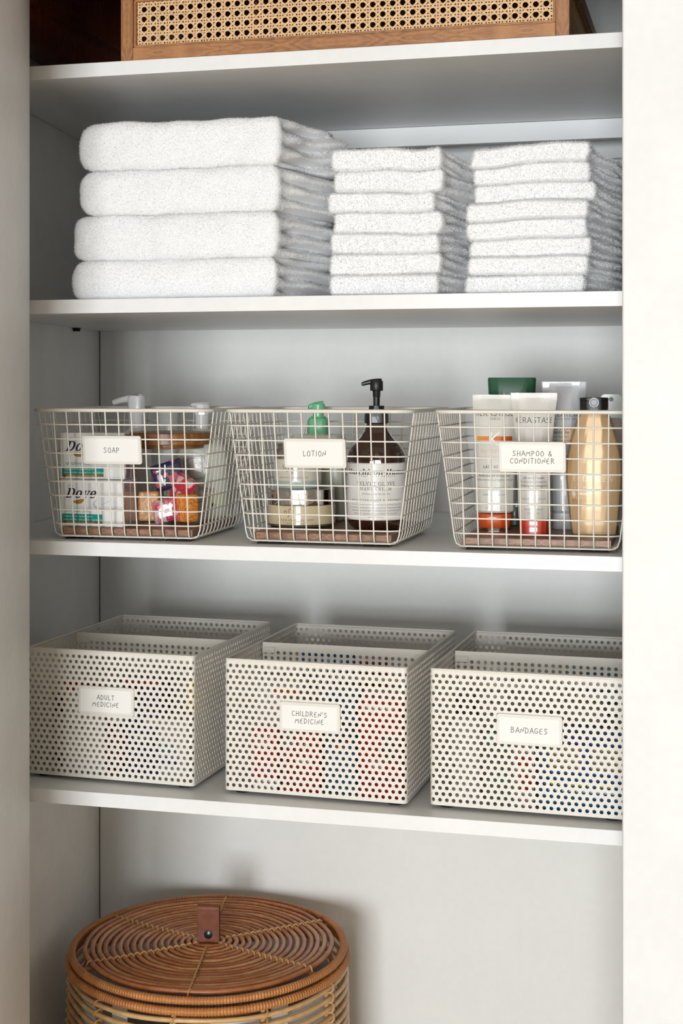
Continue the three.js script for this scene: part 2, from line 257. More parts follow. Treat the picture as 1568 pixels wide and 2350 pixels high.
// ------------------------------------------------------------------ rattan cane box on the top shelf
const caneMat = phy('#ffffff', 0.42, { map: dataTex(256, 64, (u, v) => { const m = Math.abs(2 * u - 1), k = 0.5 + 0.3 * noise(m * 40, 3, 1) + 0.2 * noise(m * 120, v * 3, 4); return [208 + 34 * k, 168 + 36 * k, 118 + 42 * k]; }, 4, 200) });
function caneWeb(w, h) {                                   // six-way cane webbing in the xy plane, centred
  const P = 0.01335, hw = 0.00115, pos = [], nor = [], uv = [], idx = [], R = rng(9);
  const ribbon = (x0, y0, x1, y1, zf) => {
    const L = Math.hypot(x1 - x0, y1 - y0), n = Math.max(2, Math.round(L / P * 4)), tx = (x1 - x0) / L, ty = (y1 - y0) / L, o = R() * 3, b0 = pos.length / 3;
    for (let i = 0; i <= n; i++) { const t = i / n, x = x0 + (x1 - x0) * t, y = y0 + (y1 - y0) * t, z = zf(x, y);
      for (const s of [-1, 0, 1]) { pos.push(x - ty * s * hw, y + tx * s * hw, z + (s ? 0 : 0.00045)); nor.push(-ty * s * 0.45, tx * s * 0.45, 0.9); uv.push(L * t + o, s * hw); }
      if (i) for (const s of [0, 1]) { const a = b0 + (i - 1) * 3 + s, b = a + 3; idx.push(a, b, a + 1, a + 1, b, b + 1); } }
  };
  const W = w / 2, H = h / 2, q = Math.PI * 2 / P;
  for (let i = Math.ceil(-W / P) - 1; i <= W / P + 1; i++) for (const s of [-1, 1]) { const x = i * P + s * 0.145 * P; if (Math.abs(x) < W) ribbon(x, -H, x, H, (X, Y) => 0.0004 * Math.cos(q * Y / 2 + (s > 0 ? 0 : Math.PI) + i * Math.PI)); }
  for (let j = Math.ceil(-H / P) - 1; j <= H / P + 1; j++) for (const s of [-1, 1]) { const y = j * P + s * 0.145 * P; if (Math.abs(y) < H) ribbon(-W, y, W, y, (X) => 0.0003 + 0.0004 * Math.cos(q * X / 2 + (s > 0 ? 0 : Math.PI) + j * Math.PI)); }
  for (const dgn of [1, -1]) for (let k = Math.floor(-(W + H) / P) - 1; k <= (W + H) / P + 1; k++) {
    const c = (k + 0.5) * P;      // line y = dgn * (c - x), clipped to the panel
    const f = x => dgn * (c - x); let a = -W, b = W; const xa = c - H, xb = c + H; a = Math.max(a, xa); b = Math.min(b, xb);
    if (b - a > 0.001) ribbon(a, f(a), b, f(b), (X, Y) => 0.0011 + 0.0007 * dgn * Math.cos(q * X / 2 + k * Math.PI));
  }
  const g = new THREE.BufferGeometry(); g.setAttribute('position', new THREE.Float32BufferAttribute(pos, 3)); g.setAttribute('normal', new THREE.Float32BufferAttribute(nor, 3)); g.setAttribute('uv', new THREE.Float32BufferAttribute(uv, 2)); g.setIndex(idx); return g;
}
{
  const W = 0.608, H = 0.1015, D = 0.50, f = 0.0175, t = 0.018;
  const b = thing('cane_box', 'light oak framed box with woven cane panels on the top shelf', 'box', [-0.4873, SH[0] + 0.0005, -0.003 - D / 2], 0);
  const bar = (w, h, d, x, y, z, grain) => box(w, h, d, 0.0012, x, y, z, grain);
  for (const [face, L] of [['front', W], ['back', W], ['side', D], ['side', D]].entries()) {
    const [kind, len] = L, turn = [0, Math.PI, Math.PI / 2, -Math.PI / 2][face], off = face < 2 ? D / 2 : W / 2;
    const p = new THREE.Group(); p.name = kind + '_panel'; p.rotation.y = turn; p.position.set(Math.sin(turn) * (off - t / 2), 0, Math.cos(turn) * (off - t / 2)); b.add(p);
    const inner = face < 2 ? len : len - 2 * t;
    for (const s of [-1, 1]) mesh('stile', bar(f, H, t, s * (inner / 2 - f / 2), H / 2, 0, 'y'), oak, p);
    for (const y of [f / 2, H - f / 2]) mesh('rail', bar(inner - 2 * f, f, t, 0, y, 0, 'x'), oak, p);
    const bead = []; for (const s of [-1, 1]) bead.push(bar(0.0035, H - 2 * f, 0.006, s * (inner / 2 - f - 0.00175), H / 2, t / 2 - 0.006, 'y')); for (const y of [f + 0.00175, H - f - 0.00175]) bead.push(bar(inner - 2 * f, 0.0035, 0.006, 0, y, t / 2 - 0.006));
    mesh('bead', merge(bead), oak, p);
    const web = mesh('cane_webbing', at(caneWeb(inner - 2 * f - 0.004, H - 2 * f - 0.004), 0, H / 2, t / 2 - 0.0105), caneMat, p, 'open woven cane with octagonal holes'); web.userData.kind = 'stuff';
  }
  mesh('bottom_board', box(W - 2 * t - 0.002, 0.006, D - 2 * t - 0.002, 0, 0, 0.004, 0), mahogany, b);
  mesh('lid_board', box(W - 2 * t - 0.002, 0.008, D - 2 * t - 0.002, 0, 0, H - 0.005, 0), mahogany, b);
  for (const x of [-0.12, 0.13]) mesh('inner_partition', box(0.006, H - 0.024, D - 2 * t - 0.01, 0, x, H / 2 - 0.002, 0), mahogany, b);
}
{ // dark timber board fixed high on the closet's left side
  const g = prism([[-0.985, 0.0], [-0.985, ZB + 0.002], [CL(ZB) - 0.004, ZB + 0.002], [CL(0) - 0.004, 0.0]], 1.9318, 2.28);
  struct('trim_3', g, mahogany, 'dark stained timber board above the top shelf at the closet side', 'timber board');
  struct('trim_4', prism([[-0.970, 0.0], [-0.970, ZB + 0.002], [-0.9852, ZB + 0.002], [-0.9852, 0.0]], 1.9838, 2.28, 0.001), mahogany, 'dark stained timber ledge standing proud of the board at the closet side', 'timber board');
  struct('trim_5', box(0.30, 0.40, 0.02, 0.001, -0.835, 2.08, ZB + 0.0115), mahogany, 'dark stained timber back board behind the cane box', 'timber board');
}

// ------------------------------------------------------------------ hand lettering for the label plates
const GLYPH = {
  A: [[[0, 0], [0.36, 1], [0.7, 0.02]], [[0.13, 0.36], [0.6, 0.38]]], B: [[[0.08, 0], [0.06, 1]], [[0.04, 0.98], [0.38, 0.98], [0.5, 0.82], [0.4, 0.6], [0.1, 0.54]], [[0.36, 0.55], [0.58, 0.4], [0.56, 0.16], [0.36, 0.02], [0.04, 0.02]]],
  C: [[[0.58, 0.84], [0.42, 1], [0.18, 0.92], [0.04, 0.62], [0.06, 0.28], [0.22, 0.04], [0.46, 0.02], [0.62, 0.16]]], D: [[[0.08, 0], [0.07, 1]], [[0.02, 0.98], [0.34, 0.94], [0.58, 0.72], [0.62, 0.42], [0.46, 0.12], [0.04, 0.01]]],
  E: [[[0.52, 0.98], [0.08, 0.98], [0.08, 0.02], [0.55, 0.03]], [[0.1, 0.52], [0.46, 0.54]]], G: [[[0.6, 0.82], [0.42, 0.98], [0.18, 0.9], [0.04, 0.6], [0.06, 0.26], [0.24, 0.03], [0.5, 0.06], [0.62, 0.26], [0.62, 0.44], [0.36, 0.44]]],
  H: [[[0.06, 0], [0.08, 1]], [[0.6, 0.02], [0.6, 1]], [[0.08, 0.5], [0.6, 0.54]]], I: [[[0.12, 0.02], [0.13, 1]]], L: [[[0.08, 1], [0.08, 0.03], [0.54, 0.08]]],
  M: [[[0.02, 0], [0.12, 1], [0.4, 0.34], [0.68, 1], [0.8, 0]]], N: [[[0.06, 0], [0.08, 1], [0.58, 0.03], [0.6, 1]]], O: [[[0.32, 1], [0.1, 0.82], [0.03, 0.46], [0.14, 0.1], [0.36, 0.01], [0.58, 0.18], [0.62, 0.56], [0.5, 0.88], [0.3, 1]]],
  P: [[[0.08, 0], [0.08, 0.98]], [[0.02, 0.96], [0.4, 0.98], [0.56, 0.8], [0.48, 0.56], [0.1, 0.46]]], R: [[[0.08, 0], [0.08, 0.98]], [[0.02, 0.96], [0.4, 0.98], [0.54, 0.8], [0.44, 0.58], [0.1, 0.5]], [[0.28, 0.5], [0.64, 0.02]]],
  S: [[[0.54, 0.86], [0.38, 1], [0.16, 0.94], [0.08, 0.76], [0.2, 0.58], [0.44, 0.46], [0.56, 0.28], [0.46, 0.08], [0.24, 0.01], [0.04, 0.12]]], T: [[[0, 0.98], [0.6, 1]], [[0.3, 0.98], [0.3, 0.02]]], U: [[[0.06, 1], [0.06, 0.3], [0.2, 0.04], [0.44, 0.04], [0.58, 0.28], [0.6, 1]]],
  '&': [[[0.64, 0.02], [0.2, 0.66], [0.22, 0.92], [0.38, 0.98], [0.46, 0.8], [0.3, 0.58], [0.08, 0.34], [0.1, 0.08], [0.32, 0.01], [0.54, 0.14], [0.64, 0.4]]], "'": [[[0.1, 1], [0.06, 0.76]]],
};
const GW = { I: 0.26, M: 0.84, "'": 0.2, ' ': 0.4, T: 0.62, L: 0.56 };
function handText(x, text, cx, cy, size, gap, width) {
  const adv = ch => (GW[ch] ?? 0.66) * size + gap; let tot = -gap; for (const ch of text) tot += adv(ch);
  let X = cx - tot / 2; x.lineWidth = width; x.lineCap = x.lineJoin = 'round'; x.strokeStyle = '#3a3a3c'; let k = 0;
  for (const ch of text) { for (const st of GLYPH[ch] || []) { x.beginPath(); const P = st.map(([a, b]) => [X + a * size * 0.98 + (b - 0.5) * size * 0.04, cy + (0.5 - b) * size + Math.sin(k * 2.3) * size * 0.03]);
      x.moveTo(...P[0]); if (P.length < 4) for (const q of P.slice(1)) x.lineTo(...q); else { for (let i = 1; i < P.length - 1; i++) x.quadraticCurveTo(P[i][0], P[i][1], (P[i][0] + P[i + 1][0]) / 2, (P[i][1] + P[i + 1][1]) / 2); x.lineTo(...P[P.length - 1]); } x.stroke(); } X += adv(ch); k++; }
}
function roundRect(w, h, r) { const s = new THREE.Shape(), a = w / 2, b = h / 2; s.moveTo(-a + r, -b); s.lineTo(a - r, -b); s.quadraticCurveTo(a, -b, a, -b + r); s.lineTo(a, b - r); s.quadraticCurveTo(a, b, a - r, b); s.lineTo(-a + r, b); s.quadraticCurveTo(-a, b, -a, b - r); s.lineTo(-a, -b + r); s.quadraticCurveTo(-a, -b, -a + r, -b); return s; }
function flatUV(g, w, h) { const p = g.attributes.position, uv = g.attributes.uv; for (let i = 0; i < p.count; i++) uv.setXY(i, p.getX(i) / w + 0.5, p.getY(i) / h + 0.5); return g; }
function labelPlate(parent, lines, x, y, z, tilt) {
  const g = new THREE.Group(); g.name = 'label_plate'; g.position.set(x, y, z); g.rotation.x = tilt; g.userData.label = 'cream label plate lettered ' + lines.join(' '); parent.add(g);
  mesh('holder', new THREE.ExtrudeGeometry(roundRect(0.085, 0.0395, 0.004), { depth: 0.0022, bevelEnabled: true, bevelSize: 0.0006, bevelThickness: 0.0008, bevelOffset: -0.0006, bevelSegments: 3, curveSegments: 6 }), creamPlate, g);
  const tex = canvasTex(780, 320, (c, w, h) => { c.fillStyle = '#f3f1ec'; c.fillRect(0, 0, w, h); const sz = lines.length > 1 ? 66 : 72; lines.forEach((t, i) => handText(c, t, w / 2, h / 2 + (i - (lines.length - 1) / 2) * sz * 1.48, sz, 14, 7)); });
  mesh('card', flatUV(new THREE.ExtrudeGeometry(roundRect(0.0775, 0.0318, 0.0022), { depth: 0.0006, bevelEnabled: false, curveSegments: 5 }), 0.0775, 0.0318).translate(0, 0, 0.0030), phy('#ffffff', 0.5, { map: tex }), g, 'off white card with hand lettered words');
}

// ------------------------------------------------------------------ perforated metal bins
const BIN = { w: 0.256, d: 0.316, h: 0.1815, r: 0.006 };
function rrPath(w, d, r) {                                       // rounded rectangle walked by arc length, starting at the middle of the back
  const a = w / 2 - r, b = d / 2 - r, q = Math.PI * r / 2, segs = [[a, 'l', 0, -d / 2, 1, 0], [q, 'c', a, -b, -Math.PI / 2], [2 * b, 'l', w / 2, -b, 0, 1], [q, 'c', a, b, 0], [2 * a, 'l', a, d / 2, -1, 0], [q, 'c', -a, b, Math.PI / 2], [2 * b, 'l', -w / 2, b, 0, -1], [q, 'c', -a, -b, Math.PI], [a, 'l', -a, -d / 2, 1, 0]];
  const total = segs.reduce((s, e) => s + e[0], 0);
  return { total, at(s) { s = ((s % total) + total) % total; for (const e of segs) { if (s <= e[0]) { if (e[1] === 'l') return [e[2] + e[4] * s, e[3] + e[5] * s, e[5], -e[4]]; const t = e[4] + s / r; return [e[2] + r * Math.cos(t), e[3] + r * Math.sin(t), Math.cos(t), Math.sin(t)]; } s -= e[0]; } return [0, -d / 2, 0, -1]; } };
}
function perforated(f, s0, cols, p, y0, rows, pr, hole, thick, stag = true, K = 16) {   // f(s) -> [x, z, nx, nz]
  const pos = [], nor = [], idx = [];
  const put = (s, y, off, n) => { const q = f(s); pos.push(q[0] + q[2] * off, y, q[1] + q[3] * off); if (n) nor.push(n[0], n[1], n[2]); else nor.push(q[2] * (off < 0 ? -1 : 1), 0, q[3] * (off < 0 ? -1 : 1)); return pos.length / 3 - 1; };
  for (let r = 0; r < rows; r++) for (let c = 0; c < cols; c++) {
    const cs = s0 + (c + 0.5 + (stag && r % 2 ? 0.5 : 0)) * p, cy = y0 + (r + 0.5) * pr, o = [], i = [], o2 = [], i2 = [], w1 = [], w2 = [];
    for (let k = 0; k < K; k++) {
      const a = k / K * Math.PI * 2, m = Math.max(Math.abs(Math.cos(a)), Math.abs(Math.sin(a))), rx = Math.cos(a) / m * p / 2, ry = Math.sin(a) / m * pr / 2, l = Math.hypot(rx, ry), hx = rx / l * hole, hy = ry / l * hole;
      o.push(put(cs + rx, cy + ry, 0)); i.push(put(cs + hx, cy + hy, 0)); o2.push(put(cs + rx, cy + ry, -thick)); i2.push(put(cs + hx, cy + hy, -thick));
      const q1 = f(cs + 0.0005), q0 = f(cs - 0.0005), tl = Math.hypot(q1[0] - q0[0], q1[1] - q0[1]) || 1, tx = (q1[0] - q0[0]) / tl, tz = (q1[1] - q0[1]) / tl;
      const n3 = [-tx * rx / l, -ry / l, -tz * rx / l]; w1.push(put(cs + hx, cy + hy, 0, n3)); w2.push(put(cs + hx, cy + hy, -thick, n3));
    }
    for (let k = 0; k < K; k++) { const n = (k + 1) % K; idx.push(o[k], i[k], o[n], o[n], i[k], i[n], o2[k], o2[n], i2[k], o2[n], i2[n], i2[k], w1[k], w2[k], w1[n], w1[n], w2[k], w2[n]); }
  }
  const g = new THREE.BufferGeometry(); g.setAttribute('position', new THREE.Float32BufferAttribute(pos, 3)); g.setAttribute('normal', new THREE.Float32BufferAttribute(nor, 3)); g.setAttribute('uv', new THREE.Float32BufferAttribute(new Float32Array(pos.length / 3 * 2), 2)); g.setIndex(idx); return g;
}
const binProto = (() => {
  const path = rrPath(BIN.w, BIN.d, BIN.r), cols = 124, p = path.total / cols, rows = 22, pr = 0.00775, y0 = 0.0055, t = 0.0011;
  const body = perforated(s => path.at(s), 0, cols, p, y0, rows, pr, 0.00255, t);
  const band = (ya, yb) => { const pos = [], nor = [], idx = [], n = 260; for (let k = 0; k <= n; k++) { const q = path.at(k / n * path.total); for (const [y, o] of [[ya, 0], [yb, 0], [ya, -t], [yb, -t]]) { pos.push(q[0] + q[2] * o, y, q[1] + q[3] * o); const f = o < 0 ? -1 : 1; nor.push(q[2] * f, 0, q[3] * f); } if (k) { const a = (k - 1) * 4, b = k * 4; idx.push(a, a + 1, b, b, a + 1, b + 1, a + 2, b + 2, a + 3, a + 3, b + 2, b + 3); } } const g = new THREE.BufferGeometry(); g.setAttribute('position', new THREE.Float32BufferAttribute(pos, 3)); g.setAttribute('normal', new THREE.Float32BufferAttribute(nor, 3)); g.setAttribute('uv', new THREE.Float32BufferAttribute(new Float32Array(pos.length / 3 * 2), 2)); g.setIndex(idx); return g; };
  const pathPts = (off, y, n = 200) => { const a = []; for (let k = 0; k < n; k++) { const q = path.at(k / n * path.total); a.push(V(q[0] + q[2] * off, y, q[1] + q[3] * off)); } return a; };
  const shell = merge([body, band(0.0022, y0), band(y0 + rows * pr, BIN.h - 0.001)]);
  const rim = merge([sweep(pathPts(-0.0012, BIN.h - 0.0014), 0.0018, 8, true)]), foot = merge([sweep(pathPts(-0.0016, 0.0035), 0.0018, 8, true)]);
  const bottom = new THREE.ExtrudeGeometry(roundRect(BIN.w - 0.004, BIN.d - 0.004, 0.005), { depth: 0.0012, bevelEnabled: false }).rotateX(-Math.PI / 2).translate(0, 0.0028, 0);
  const dw = BIN.w - 0.008, dc = 26, dp = dw / dc; // divider sheet
  const div = merge([perforated(s => [-s, 0, 0, 1], -dw / 2, dc, dp, 0.006, 21, pr, 0.00255, t, false), box(dw, 0.0045, t, 0, 0, 0.0040, -t / 2), box(dw, BIN.h - 0.006 - 21 * pr - 0.002, t, 0, 0, (BIN.h - 0.002 + 0.006 + 21 * pr) / 2, -t / 2)]);
  const tab = box(0.019, 0.0085, 0.0016, 0.0007);
  return { shell, rim, foot, bottom, div, tab };
})();
function bin(label, x, z, turn, lines, lx, ly) {
  const b = thing('perforated_bin', label, 'storage bin', [x, SH[3] + 0.0032, z], turn, 'perforated metal bins on the lower shelf');
  mesh('perforated_wall', binProto.shell, creamMetal, b); mesh('rim', binProto.rim, creamMetal, b); mesh('bottom_edge', binProto.foot, creamMetal, b); mesh('bottom_plate', binProto.bottom, creamMetal, b);
  const d = mesh('divider', binProto.div, creamMetal, b); d.position.z = 0.011;
  for (const s of [-1, 1]) { const t = mesh('tab', binProto.tab, creamMetal, d); t.position.set(s * (BIN.w / 2 - 0.0135), BIN.h - 0.013, 0.0014); }
  for (const sx of [-1, 1]) for (const sz of [-1, 1]) mesh('foot', at(lathe([[0, -0.0042], [0.010, -0.0042], [0.011, -0.001], [0.011, 0.0018], [0, 0.0018]], 20), sx * 0.108, 0.0010, sz * 0.138), blackRubber, b, 'black rubber foot');
  labelPlate(b, lines, lx, ly, BIN.d / 2 + 0.0004, 0);
  return b;
}
const bins = [
  bin('cream perforated metal bin labelled ADULT MEDICINE', -0.8210, -0.2060, -0.045, ['ADULT', 'MEDICINE'], -0.003, 0.1125),
  bin('cream perforated metal bin labelled CHILDREN\'S MEDICINE', -0.5215, -0.1930, -0.034, ["CHILDREN'S", 'MEDICINE'], -0.005, 0.1085),
  bin('cream perforated metal bin labelled BANDAGES', -0.2370, -0.1920, -0.028, ['BANDAGES'], 0.004, 0.1085),
];

// ------------------------------------------------------------------ wire baskets
const basketProto = (() => {
  const H = 0.1785, bw = 0.101, bd = 0.112, gx = 0.0230, gz = 0.0270, wr = 0.00108, y0 = 0.0032;
  const half = y => { const t = (y - y0) / (H - y0); return [bw + 0.004 + gx * t - 0.004 * (t < 0.02 ? 1 : 0), bd + gz * t]; };
  const loop = (y, r, tr, n = 14) => { const [a, b] = half(y), p = []; for (const [cx, cz, a0] of [[a - r, b - r, 0], [-a + r, b - r, Math.PI / 2], [-a + r, -b + r, Math.PI], [a - r, -b + r, Math.PI * 1.5]]) for (let k = 0; k <= n / 2; k++) { const t = a0 + k / (n / 2) * Math.PI / 2; p.push(V(cx + r * Math.cos(t), y, cz + r * Math.sin(t))); } return sweep(p, tr, 7, true); };
  const wires = [];
  for (let k = 1; k <= 8; k++) wires.push(loop(H - k * 0.0198, 0.018, wr));
  wires.push(loop(y0, 0.012, wr));
  for (let k = -5; k <= 5; k++) { const x = k * 0.0185, t = y => half(y)[1]; const zt = t(H), zb = t(0.014); const p = [V(x * 1.02, H, zt), V(x * 1.005, 0.090, t(0.09)), V(x, 0.014, zb), V(x, 0.006, zb - 0.0028), V(x, 0.0018, zb - 0.009), V(x, 0.0012, zb - 0.02), V(x, 0.0012, 0)]; const q = [...p, ...p.slice(0, -1).reverse().map(v => V(v.x, v.y, -v.z))]; wires.push(sweep(q, wr, 6)); }
  for (let k = -6; k <= 6; k++) { const z = k * 0.0176, t = y => half(y)[0]; const xt = t(H), xb = t(0.014); const p = [V(xt, H, z * 1.06), V(t(0.09), 0.090, z * 1.02), V(xb, 0.014, z), V(xb - 0.0028, 0.006, z), V(xb - 0.009, 0.0034, z), V(xb - 0.02, 0.0034, z), V(0, 0.0034, z)]; const q = [...p, ...p.slice(0, -1).reverse().map(v => V(-v.x, v.y, v.z))]; wires.push(sweep(q, wr, 6)); }
  return { grid: merge(wires), rim: loop(H, 0.024, 0.0027, 20), board: box(0.192, 0.0095, 0.212, 0.0012, 0, 0.00955, 0), tilt: Math.atan(gz / (H - y0)), half };
})();
function basket(label, x, z, turn, lines, lx, ly) {
  const b = thing('wire_basket', label, 'basket', [x, SH[2] + 0.0018, z], turn, 'wire baskets on the middle shelf');
  mesh('wire_grid', basketProto.grid, creamMetal, b); mesh('rim', basketProto.rim, creamMetal, b); mesh('base_board', basketProto.board, walnut, b, 'walnut board in the basket bottom');
  for (const sx of [-1, 1]) for (const sz of [-1, 1]) mesh('foot', box(0.036, 0.0017, 0.020, 0.0006, sx * 0.074, -0.0009, sz * 0.094), blackRubber, b, 'black rubber foot');
  labelPlate(b, lines, lx, ly, basketProto.half(ly)[1] + 0.0022, basketProto.tilt);
}
basket('cream wire basket labelled SOAP', -0.8000, -0.1410, 0.035, ['SOAP'], -0.010, 0.1245);
basket('cream wire basket labelled LOTION', -0.5150, -0.1410, -0.012, ['LOTION'], -0.001, 0.1230);
basket('cream wire basket labelled SHAMPOO & CONDITIONER', -0.2315, -0.1410, 0.020, ['SHAMPOO &', 'CONDITIONER'], -0.002, 0.1215);

// ------------------------------------------------------------------ things in the wire baskets
const BY = SH[2] + 0.0018 + 0.0143 + 0.0003;                      // top of the walnut boards
const txt = (c, s, x, y, font, fill = '#33322f', align = 'center', sp = 0) => { c.font = font; c.fillStyle = fill; c.textBaseline = 'middle'; if (!sp) { c.textAlign = align; c.fillText(s, x, y); return; } c.textAlign = 'left'; let w = -sp; for (const ch of s) w += c.measureText(ch).width + sp; let X = align === 'center' ? x - w / 2 : x; for (const ch of s) { c.fillText(ch, X, y); X += c.measureText(ch).width + sp; } };
function pump(parent, m, o) {       // collar, stem, head with a spout that points along -x
  mesh('collar', lathe(o.collar, 36), m, parent); mesh('stem', lathe(o.stem, 24), m, parent);
  const g = new THREE.Group(); g.name = 'pump_head'; g.rotation.y = o.turn || 0; parent.add(g);
  const hy = o.headY, R = o.headR, body = lathe([[0, hy - o.skirt], [R * 0.92, hy - o.skirt], [R, hy - o.skirt + 0.001], [R, hy], [R * 0.9, hy + o.cap * 0.6], [0, hy + o.cap]], 32);
  const L = o.spout, p = [], n = 12; for (let i = 0; i <= n; i++) { const t = i / n; p.push(V(R * 0.75 - t * (L + R * 0.75), hy + o.cap * 0.15 + Math.sin(t * 2.2) * o.arch - t * t * o.dip, 0)); }
  const sp = sweep(p, 1, 14, false, t => o.spR * (1.25 - 0.5 * t)); sp.scale(1, 1, 1);
  mesh('head', merge([body, sp]), m, g);
  const e = p[n]; mesh('outlet', at(new THREE.CylinderGeometry(o.spR * 0.5, o.spR * 0.5, 0.0012, 16).rotateZ(Math.PI / 2), e.x - 0.0003, e.y, e.z), m === whitePlastic ? std(lin(0.5, 0.48, 0.44), 0.4) : blackRubber, g);
}
{ // two cartons of soap bars, stacked
  const draw = (c, w, h) => {
    c.fillStyle = '#edebe8'; c.fillRect(0, 0, w, h);
    c.save(); c.transform(1, 0, -0.12, 1, 0, 0); txt(c, 'Dove', w * 0.345, h * 0.285, 'italic bold ' + h * 0.30 + 'px serif', '#1c1a40'); c.restore();
    c.strokeStyle = '#1c1a40'; c.lineWidth = 6; c.beginPath(); c.arc(w * 0.16, h * 0.20, h * 0.09, Math.PI * 1.15, Math.PI * 1.75); c.stroke();
    c.fillStyle = '#a27d2c'; c.beginPath(); c.moveTo(w * 0.20, h * 0.46); c.quadraticCurveTo(w * 0.26, h * 0.44, w * 0.31, h * 0.42); c.quadraticCurveTo(w * 0.36, h * 0.40, w * 0.40, h * 0.43); c.lineTo(w * 0.375, h * 0.445); c.quadraticCurveTo(w * 0.35, h * 0.52, w * 0.29, h * 0.52); c.quadraticCurveTo(w * 0.22, h * 0.52, w * 0.20, h * 0.46); c.fill();
    txt(c, 'sensitive skin', w * 0.07, h * 0.665, h * 0.105 + 'px sans-serif', '#4f8f8a', 'left');
    c.fillStyle = '#169486'; c.fillRect(w * 0.02, h * 0.74, w * 0.66, h * 0.17); txt(c, 'fragrance free, hypoallergenic', w * 0.05, h * 0.79, h * 0.055 + 'px sans-serif', '#cfeee8', 'left'); txt(c, 'peau sensible, sans parfum, hypoallergénique', w * 0.05, h * 0.86, h * 0.055 + 'px sans-serif', '#e8f7f4', 'left');
    c.fillStyle = '#8a5f22'; c.fillRect(w * 0.02, h * 0.905, w * 0.66, h * 0.045); c.beginPath(); c.arc(w * 0.06, h * 0.925, h * 0.045, 0, 7); c.fill(); txt(c, 'MOISTURIZING CREAM / CRÈME HYDRATANTE', w * 0.10, h * 0.927, 'bold ' + h * 0.032 + 'px sans-serif', '#dcc08c', 'left');
    c.fillStyle = '#c6c7cb'; c.beginPath(); c.ellipse(w * 0.72, h * 0.52, w * 0.20, h * 0.145, 0, 0, 7); c.fill(); c.fillStyle = '#e4e4e6'; c.beginPath(); c.ellipse(w * 0.74, h * 0.50, w * 0.185, h * 0.125, 0, 0, 7); c.fill();
    c.strokeStyle = '#9a9ba2'; c.lineWidth = 5; c.beginPath(); c.moveTo(w * 0.66, h * 0.53); c.quadraticCurveTo(w * 0.72, h * 0.50, w * 0.80, h * 0.44); c.stroke();
  };
  const face = phy('#ffffff', 0.3, { map: canvasTex(1024, 660, draw), clearcoat: 0.5 }), board = phy(lin(0.78, 0.77, 0.76), 0.3, { clearcoat: 0.5 }), film = phy(lin(0.36, 0.29, 0.29), 0.14, { clearcoat: 1 });
  const put = (label, x, y, z, turn) => {
    const t = thing('soap_carton', label, 'carton', [x, y, z], turn, 'soap cartons in the SOAP basket'), w = 0.096, h = 0.0655, d = 0.046;
    mesh('carton_body', box(w, h, d, 0.0008, 0, h / 2, 0), board, t); mesh('printed_front', new THREE.PlaneGeometry(w - 0.0012, h - 0.0012).translate(0, h / 2, d / 2 + 0.00015), face, t, 'printed front with dark blue script and a teal band');
    for (const [dz, ww] of [[0.0115, 0.019], [-0.0115, 0.020]]) mesh('side_film', box(0.0010, h - 0.004, ww, 0.0004, w / 2 + 0.0005, h / 2, dz), film, t, 'glossy brown end film');
  };
  put('white soap carton with a teal band lying on the basket board', -0.8530, BY, -0.0700, -0.04);
  put('white soap carton with a teal band stacked on the other carton', -0.8560, BY + 0.0659, -0.0760, 0.03);
}
